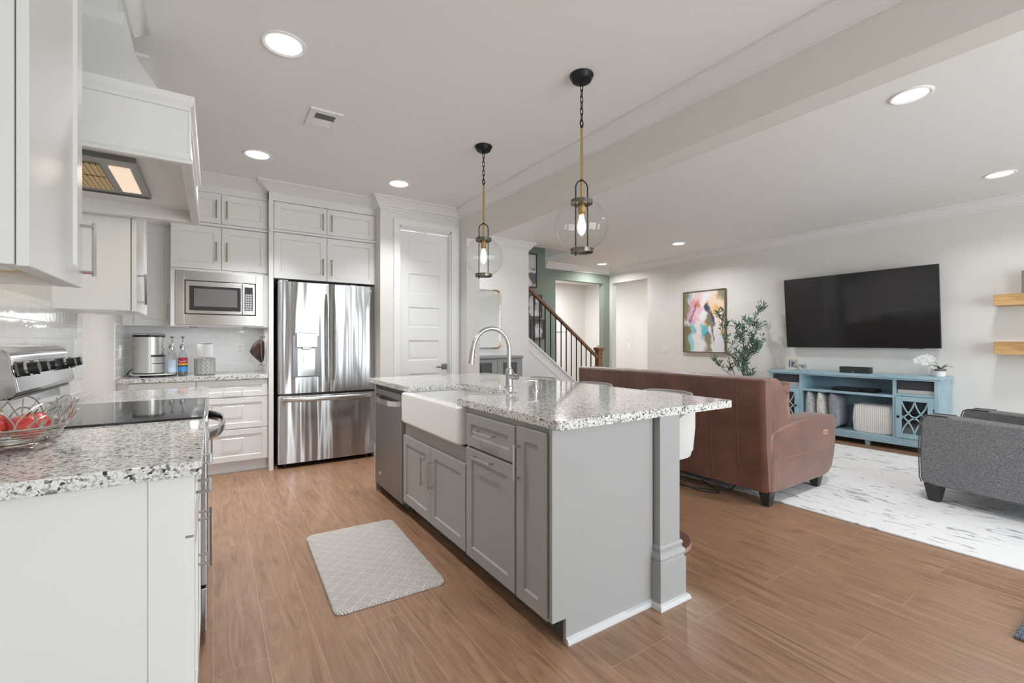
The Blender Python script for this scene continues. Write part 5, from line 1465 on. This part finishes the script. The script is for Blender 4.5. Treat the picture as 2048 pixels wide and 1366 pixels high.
for a, b, ky, hy in ((KY0 + .036, D1[0] - .002, D1[0] - .03, KY0 + .04), (D2[1] + .002, KY1 - .036, D2[1] + .03, KY1 - .04)):
    m = MB(); z0, z1 = .146, .614; fw = .052
    for y0, y1, q0, q1 in ((a, a + fw, z0, z1), (b - fw, b, z0, z1), (a + fw, b - fw, z0, z0 + fw), (a + fw, b - fw, z1 - fw, z1)): m.box(KX - .010, KX + .008, y0, y1, q0, q1, .003)
    d_ = part('door', m, BLUE, cn)
    ia, ib, ja, jb = a + fw, b - fw, z0 + fw, z1 - fw
    W_, H_ = ib - ia, jb - ja
    m = MB()
    def curve(p0, p1, p2):
        P = []
        for k in range(13):
            s = k / 12
            u = (1 - s) ** 2 * p0[0] + 2 * s * (1 - s) * p1[0] + s * s * p2[0]; w = (1 - s) ** 2 * p0[1] + 2 * s * (1 - s) * p1[1] + s * s * p2[1]
            P.append((KX - .001, ia + W_ * u, ja + H_ * w))
        m.tube(P, .0075, 6, squash=(1, .8))
    for fl in (0, 1):
        g_ = lambda w: 1 - w if fl else w
        curve((.5, g_(1)), (.40, g_(.66)), (0, g_(.46))); curve((.5, g_(1)), (.60, g_(.66)), (1, g_(.46)))
        curve((0, g_(1)), (.10, g_(.66)), (.56, g_(.46))); curve((1, g_(1)), (.90, g_(.66)), (.44, g_(.46)))
    part('lattice', m, BLUE, d_)
    part('pane', MB().box(KX + .004, KX + .006, ia - .003, ib + .003, ja - .003, jb + .003), GLASS, d_)
    part('knob', MB().lathe([(.0, -.030), (.012, -.030), (.015, -.024), (.010, -.012), (.006, -.008), (.006, 0)], (KX - .008, ky, .385), 16, 'x'), BLACK, d_)
    part('hinge', MB().box(KX - .012, KX - .006, hy - .004, hy + .002, .46, .50), BLACK, d_)
# what stands in and on it
CHAR = mat('charcoal_fabric', srgb(62, 62, 66), .9); LINEN = mat('pale_linen', srgb(196, 193, 190), .85)
def bin_(y0, y1, label):
    b = thing('fabric_bin', label, 'storage bin', (6.68, (y0 + y1) / 2, .642), group='fabric bins in the console')
    m = MB(); m.loft([[(6.515 - q, y0 + .004 - q, z), (6.84 + q, y0 + .004 - q, z), (6.84 + q, y1 - .004 + q, z), (6.515 - q, y1 - .004 + q, z)] for q, z in ((0, .688), (.002, .72), (0, .784))])
    part('body', m, CHAR, b)
    part('band', MB().box(6.514, 6.841, y0 + .003, y1 - .003, .6425, .688, .003), LINEN, b)
bin_(KY0 + .036, D1[0] - .006, 'charcoal fabric bin with a pale band in the top right cubby of the blue console')
bin_(D2[1] + .006, KY1 - .036, 'charcoal fabric bin with a pale band in the top left cubby of the blue console')
FUR = mat('pale_grey_plush', srgb(192, 192, 194), .95, spec=.1); t = NT(FUR); n1 = t.noise(t.coords(), 60, 4, .7); t.color(t.ramp(n1, [(.35, srgb(158, 158, 160)), (.65, srgb(216, 216, 217))])); t.bump(n1, .8, .01)
WFUR = mat('white_knit', srgb(224, 222, 220), .95, spec=.1); t = NT(WFUR); n1 = t.noise(t.coords(), 45, 3, .7); t.color(t.ramp(n1, [(.35, srgb(190, 188, 186)), (.6, srgb(234, 232, 230))])); t.bump(n1, .8, .01)
GFUR = mat('mid_grey_plush', srgb(150, 153, 160), .95, spec=.1); t = NT(GFUR); n1 = t.noise(t.coords(), 60, 4, .7); t.color(t.ramp(n1, [(.35, srgb(122, 125, 132)), (.65, srgb(172, 175, 182))])); t.bump(n1, .8, .01)
for y, mt, lb, ln, dd_ in ((2.845, FUR, 'pale grey plush pillow leftmost of three stood in the blue console', 0, .13), (2.705, WFUR, 'white knitted pillow, middle of three stood in the blue console', 2, .125), (2.545, GFUR, 'darker grey plush pillow rightmost of three stood in the blue console', 5, .15)):
    pillow('console_pillow', (6.68, y, .143), .36, .44, dd_, R(90), R(ln), mt, lb, 'pillow', 'pillows in the console', pw=.3)
po = thing('pouf', 'white ribbed square pouf in the lower middle of the blue console', 'pouf', (6.68, 2.16, .142))
m = MB(); rings = []
for z, k in ((.143, .90), (.16, .98), (.30, 1.02), (.42, .99), (.465, .94), (.478, .80)):
    P = rrect(6.68 - .165 * k, 6.68 + .165 * k, 2.163 - .198 * k, 2.163 + .198 * k, .05, z)
    rings.append(P)
m.loft(rings)
RIB = mat('white_ribbed_cloth', srgb(226, 224, 220), .9, spec=.1); t = NT(RIB); v_ = t.sep(t.coords()); t.bump(t.math('SINE', t.math('MULTIPLY', v_[1], 330.0)), .5, .004)
part('body', m, RIB, po)
part('piping', MB().tube(rrect(6.68 - .157, 6.68 + .157, 2.163 - .189, 2.163 + .189, .05, .462), .006, 6, closed=True), RIB, po)
bxp = thing('cable_box', 'flat black cable box on the middle shelf of the blue console', 'cable box', (6.60, 2.36, .618))
part('body', MB().box(6.53, 6.72, 2.13, 2.59, .624, .662, .003), BLACKP, bxp)
part('front_panel', MB().box(6.527, 6.531, 2.14, 2.30, .630, .654), DARKG, bxp)
for y in (2.17, 2.55): part('foot', MB().box(6.55, 6.58, y - .015, y + .015, .6185, .625), BLACKP, bxp)
for y0, y1, lb in ((1.62, 1.90, 'right'), (2.98, 3.26, 'left')):
    b_ = thing('board_game_box', 'dark boxes stacked behind the %s lattice door of the blue console' % lb, 'box', (6.7, (y0 + y1) / 2, .142), group='boxes behind the lattice doors')
    part('lower_box', MB().box(6.54, 6.86, y0, y1, .1425, .26, .004), mat('grey_box_' + lb, srgb(112, 116, 118), .6), b_)
    part('upper_box', MB().box(6.55, 6.85, y0 + .01, y1 - .01, .2605, .37, .004), CHAR, b_)
sb = thing('speaker', 'small black bar speaker on top of the blue console under the television', 'speaker', (6.66, 2.37, .842))
part('body', MB().box(6.62, 6.72, 2.215, 2.535, .8425, .918, .008), mat('black_speaker_case', (.03, .03, .032, 1), .5), sb)
GRL = mat('dark_grille', srgb(52, 52, 54), .7)
part('grille', MB().box(6.616, 6.622, 2.220, 2.530, .848, .912, .002), GRL, sb)
part('lettering', text_mesh('BOSE', .012, Matrix.Translation((6.6155, 2.385, .853)) @ Matrix.Rotation(R(-90), 4, 'Z') @ Matrix.Rotation(R(90), 4, 'X')), SILV, sb)
IVORY = mat('ivory_ornate_frame', srgb(222, 218, 200), .45); SILVF = mat('silver_frame', srgb(206, 206, 202), .3, .5)
Fs = fmap('-x', 6.705)
picture('photo_frame', 'ivory standing photo frame at the left end of the blue console', 'photo frame', Fs, 3.035, 3.205, .8425, 1.008, .028, IVORY,
        blobs(G(206), [(.55, .35, .15, .32, 0, G(110), .3), (.38, .62, .10, .18, 0, G(60), .3), (.6, .75, .2, .05, 0, G(92), .4), (.2, .15, .2, .12, 0, G(130), .4), (.9, .5, .08, .5, 0, G(96), .3)]), 16, 18, .02, 'photo frames on the console')
picture('photo_frame', 'small silver square photo frame beside the ivory one on the blue console', 'photo frame', fmap('-x', 6.66), 2.925, 3.028, .8425, .928, .014, SILVF,
        blobs(G(214), [(.5, .62, .36, .13, 0, G(70), .3), (.5, .66, .10, .2, 0, G(110), .3), (.4, .3, .2, .1, 0, G(120), .4)]), 14, 14, .02, 'photo frames on the console')
# orchid
oc = thing('potted_orchid', 'white orchid in a small white pot on the right end of the blue console', 'plant', (6.72, 1.60, .842))
LEAFG = mat('olive_grey_leaf', srgb(128, 136, 112), .45); PETAL = mat('white_petal', (.86, .86, .86, 1), .5)
part('pot', MB().lathe([(.036, .8425), (.042, .85), (.047, .925), (.045, .925), (.041, .90), (0, .90)], (6.72, 1.60, 0), 28), PORC, oc)
part('pot_rim', MB().lathe([(.048, .905), (.050, .908), (.050, .925), (.048, .928), (.045, .926)], (6.72, 1.60, 0), 28, cap=False), mat('grey_rim', srgb(112, 110, 106), .5), oc)
part('soil', MB().lathe([(0, .915), (.044, .914), (.044, .908), (0, .908)], (6.72, 1.60, 0), 20), mat('bark', srgb(86, 70, 54), .9), oc)
def blade(m, base_, tip, droop, w, n=8, up=Vector((0, 0, 1))):
    b_, t_ = Vector(base_), Vector(tip); d = (t_ - b_); side = d.cross(up).normalized()
    L, Rr, C_ = [], [], []
    for k in range(n + 1):
        s = k / n; p = b_ + d * s + up * (droop * 4 * s * (1 - s)); ww = w * math.sin(math.pi * (.08 + .92 * s)) ** .8 + .0004
        L.append(m.bm.verts.new(p + side * ww)); Rr.append(m.bm.verts.new(p - side * ww)); C_.append(m.bm.verts.new(p - up * ww * .25))
    for k in range(n):
        m.bm.faces.new((L[k], L[k + 1], C_[k + 1], C_[k])); m.bm.faces.new((C_[k], C_[k + 1], Rr[k + 1], Rr[k]))
for dx, dy, dz, dr in ((-.03, -.115, .02, .03), (-.02, .11, .02, .035), (.06, -.06, .05, .02), (-.09, .03, .015, .03), (.05, .08, .04, .02)):
    m = MB(); blade(m, (6.72, 1.60, .915), (6.72 + dx, 1.60 + dy, .925 + dz), dr, .020); part('leaf', m, LEAFG, oc)
part('stem', MB().tube([(6.72, 1.60, .915), (6.715, 1.63, .99), (6.71, 1.68, 1.04), (6.70, 1.74, 1.05), (6.70, 1.79, 1.03)], .0028, 6), mat('green_stem', srgb(120, 130, 96), .5), oc)
random.seed(5)
for y, z in ((1.665, 1.035), (1.705, 1.055), (1.745, 1.042), (1.785, 1.015), (1.72, 1.00)):
    m = MB()
    for k in range(5):
        a = R(72 * k + 18); blade(m, (6.685, y, z), (6.675, y + .042 * math.cos(a), z + .042 * math.sin(a)), .0, .017, 6, Vector((1, 0, 0)))
    m.ell((6.678, y, z), (.006, .006, .006), 8, 6)
    part('flower', m, PETAL, oc)
va = thing('vase', 'small white vase standing behind the orchid pot on the blue console', 'vase', (6.83, 1.70, .842))
part('body', MB().lathe([(.03, .8425), (.045, .86), (.05, .90), (.04, .94), (.026, .955), (.028, .965)], (6.83, 1.70, 0), 24), PORC, va)

# ------------------------------------------------------------------ olive tree
random.seed(11)
ot = thing('olive_tree', 'slim artificial olive tree between the painting and the blue console', 'tree', (6.58, 3.74, 0))
part('pot', MB().lathe([(.11, 0), (.135, .02), (.165, .30), (.17, .31), (.158, .31), (.15, .26), (0, .26)], (6.58, 3.74, 0), 32), mat('grey_basket_pot', srgb(150, 140, 126), .8), ot)
BARK = mat('grey_bark', srgb(116, 102, 88), .8)
OLEAF = mat('olive_leaf', srgb(96, 124, 104), .55); t = NT(OLEAF); n1 = t.noise(t.coords(), 30, 1); t.color(t.ramp(n1, [(.3, srgb(58, 92, 74)), (.55, srgb(96, 126, 106)), (.8, srgb(150, 168, 148))]))
tips = []
m = MB()
def branch(p, d, L, r, depth):
    pts = [Vector(p)]; d = Vector(d).normalized()
    n = 6
    for k in range(n):
        d = (d + Vector((random.uniform(-.10, .10), random.uniform(-.10, .10), .10))).normalized()
        pts.append(pts[-1] + d * L / n)
    m.tube(pts, [r * (1 - .6 * k / n) for k in range(n + 1)], 6)
    for k in range(2, n + 1):
        if depth >= 1: tips.append((pts[k], d))
    if depth < 2:
        for k in ((2, 3, 4, 5) if depth == 0 else (2, 4)):
            a = random.uniform(0, 2 * math.pi)
            nd = Vector((math.cos(a) * .55, math.sin(a) * .95, random.uniform(.35, .8)))
            branch(pts[k], nd, L * random.uniform(.30, .44) * (1 if depth == 0 else .8), r * .5, depth + 1)
    else: tips.append((pts[-1], d))
branch((6.58, 3.74, .26), (0, .02, 1), 1.30, .014, 0)
branch((6.58, 3.75, .30), (.02, .26, 1), 1.25, .010, 0)
branch((6.58, 3.72, .30), (-.05, -.20, 1), 1.0, .010, 0)
for v_ in m.bm.verts: v_.co.x = min(v_.co.x, 6.90)
part('trunk', m, BARK, ot)
m = MB()
for p, d in tips:
    for k in range(5):
        a = random.uniform(0, 2 * math.pi)
        dv = (d * .7 + Vector((math.cos(a) * .7, math.sin(a) * .9, random.uniform(-.5, .6)))).normalized()
        q = p + Vector((random.uniform(-.02, .02), random.uniform(-.03, .03), random.uniform(-.04, .04)))
        L = random.uniform(.055, .095)
        blade(m, q, q + dv * L, .003, .0085, 3, Vector((random.uniform(-1, 1), random.uniform(-1, 1), .6)).normalized())
for v_ in m.bm.verts: v_.co.x = min(v_.co.x, 6.93)
part('foliage', m, OLEAF, ot, kind='stuff')
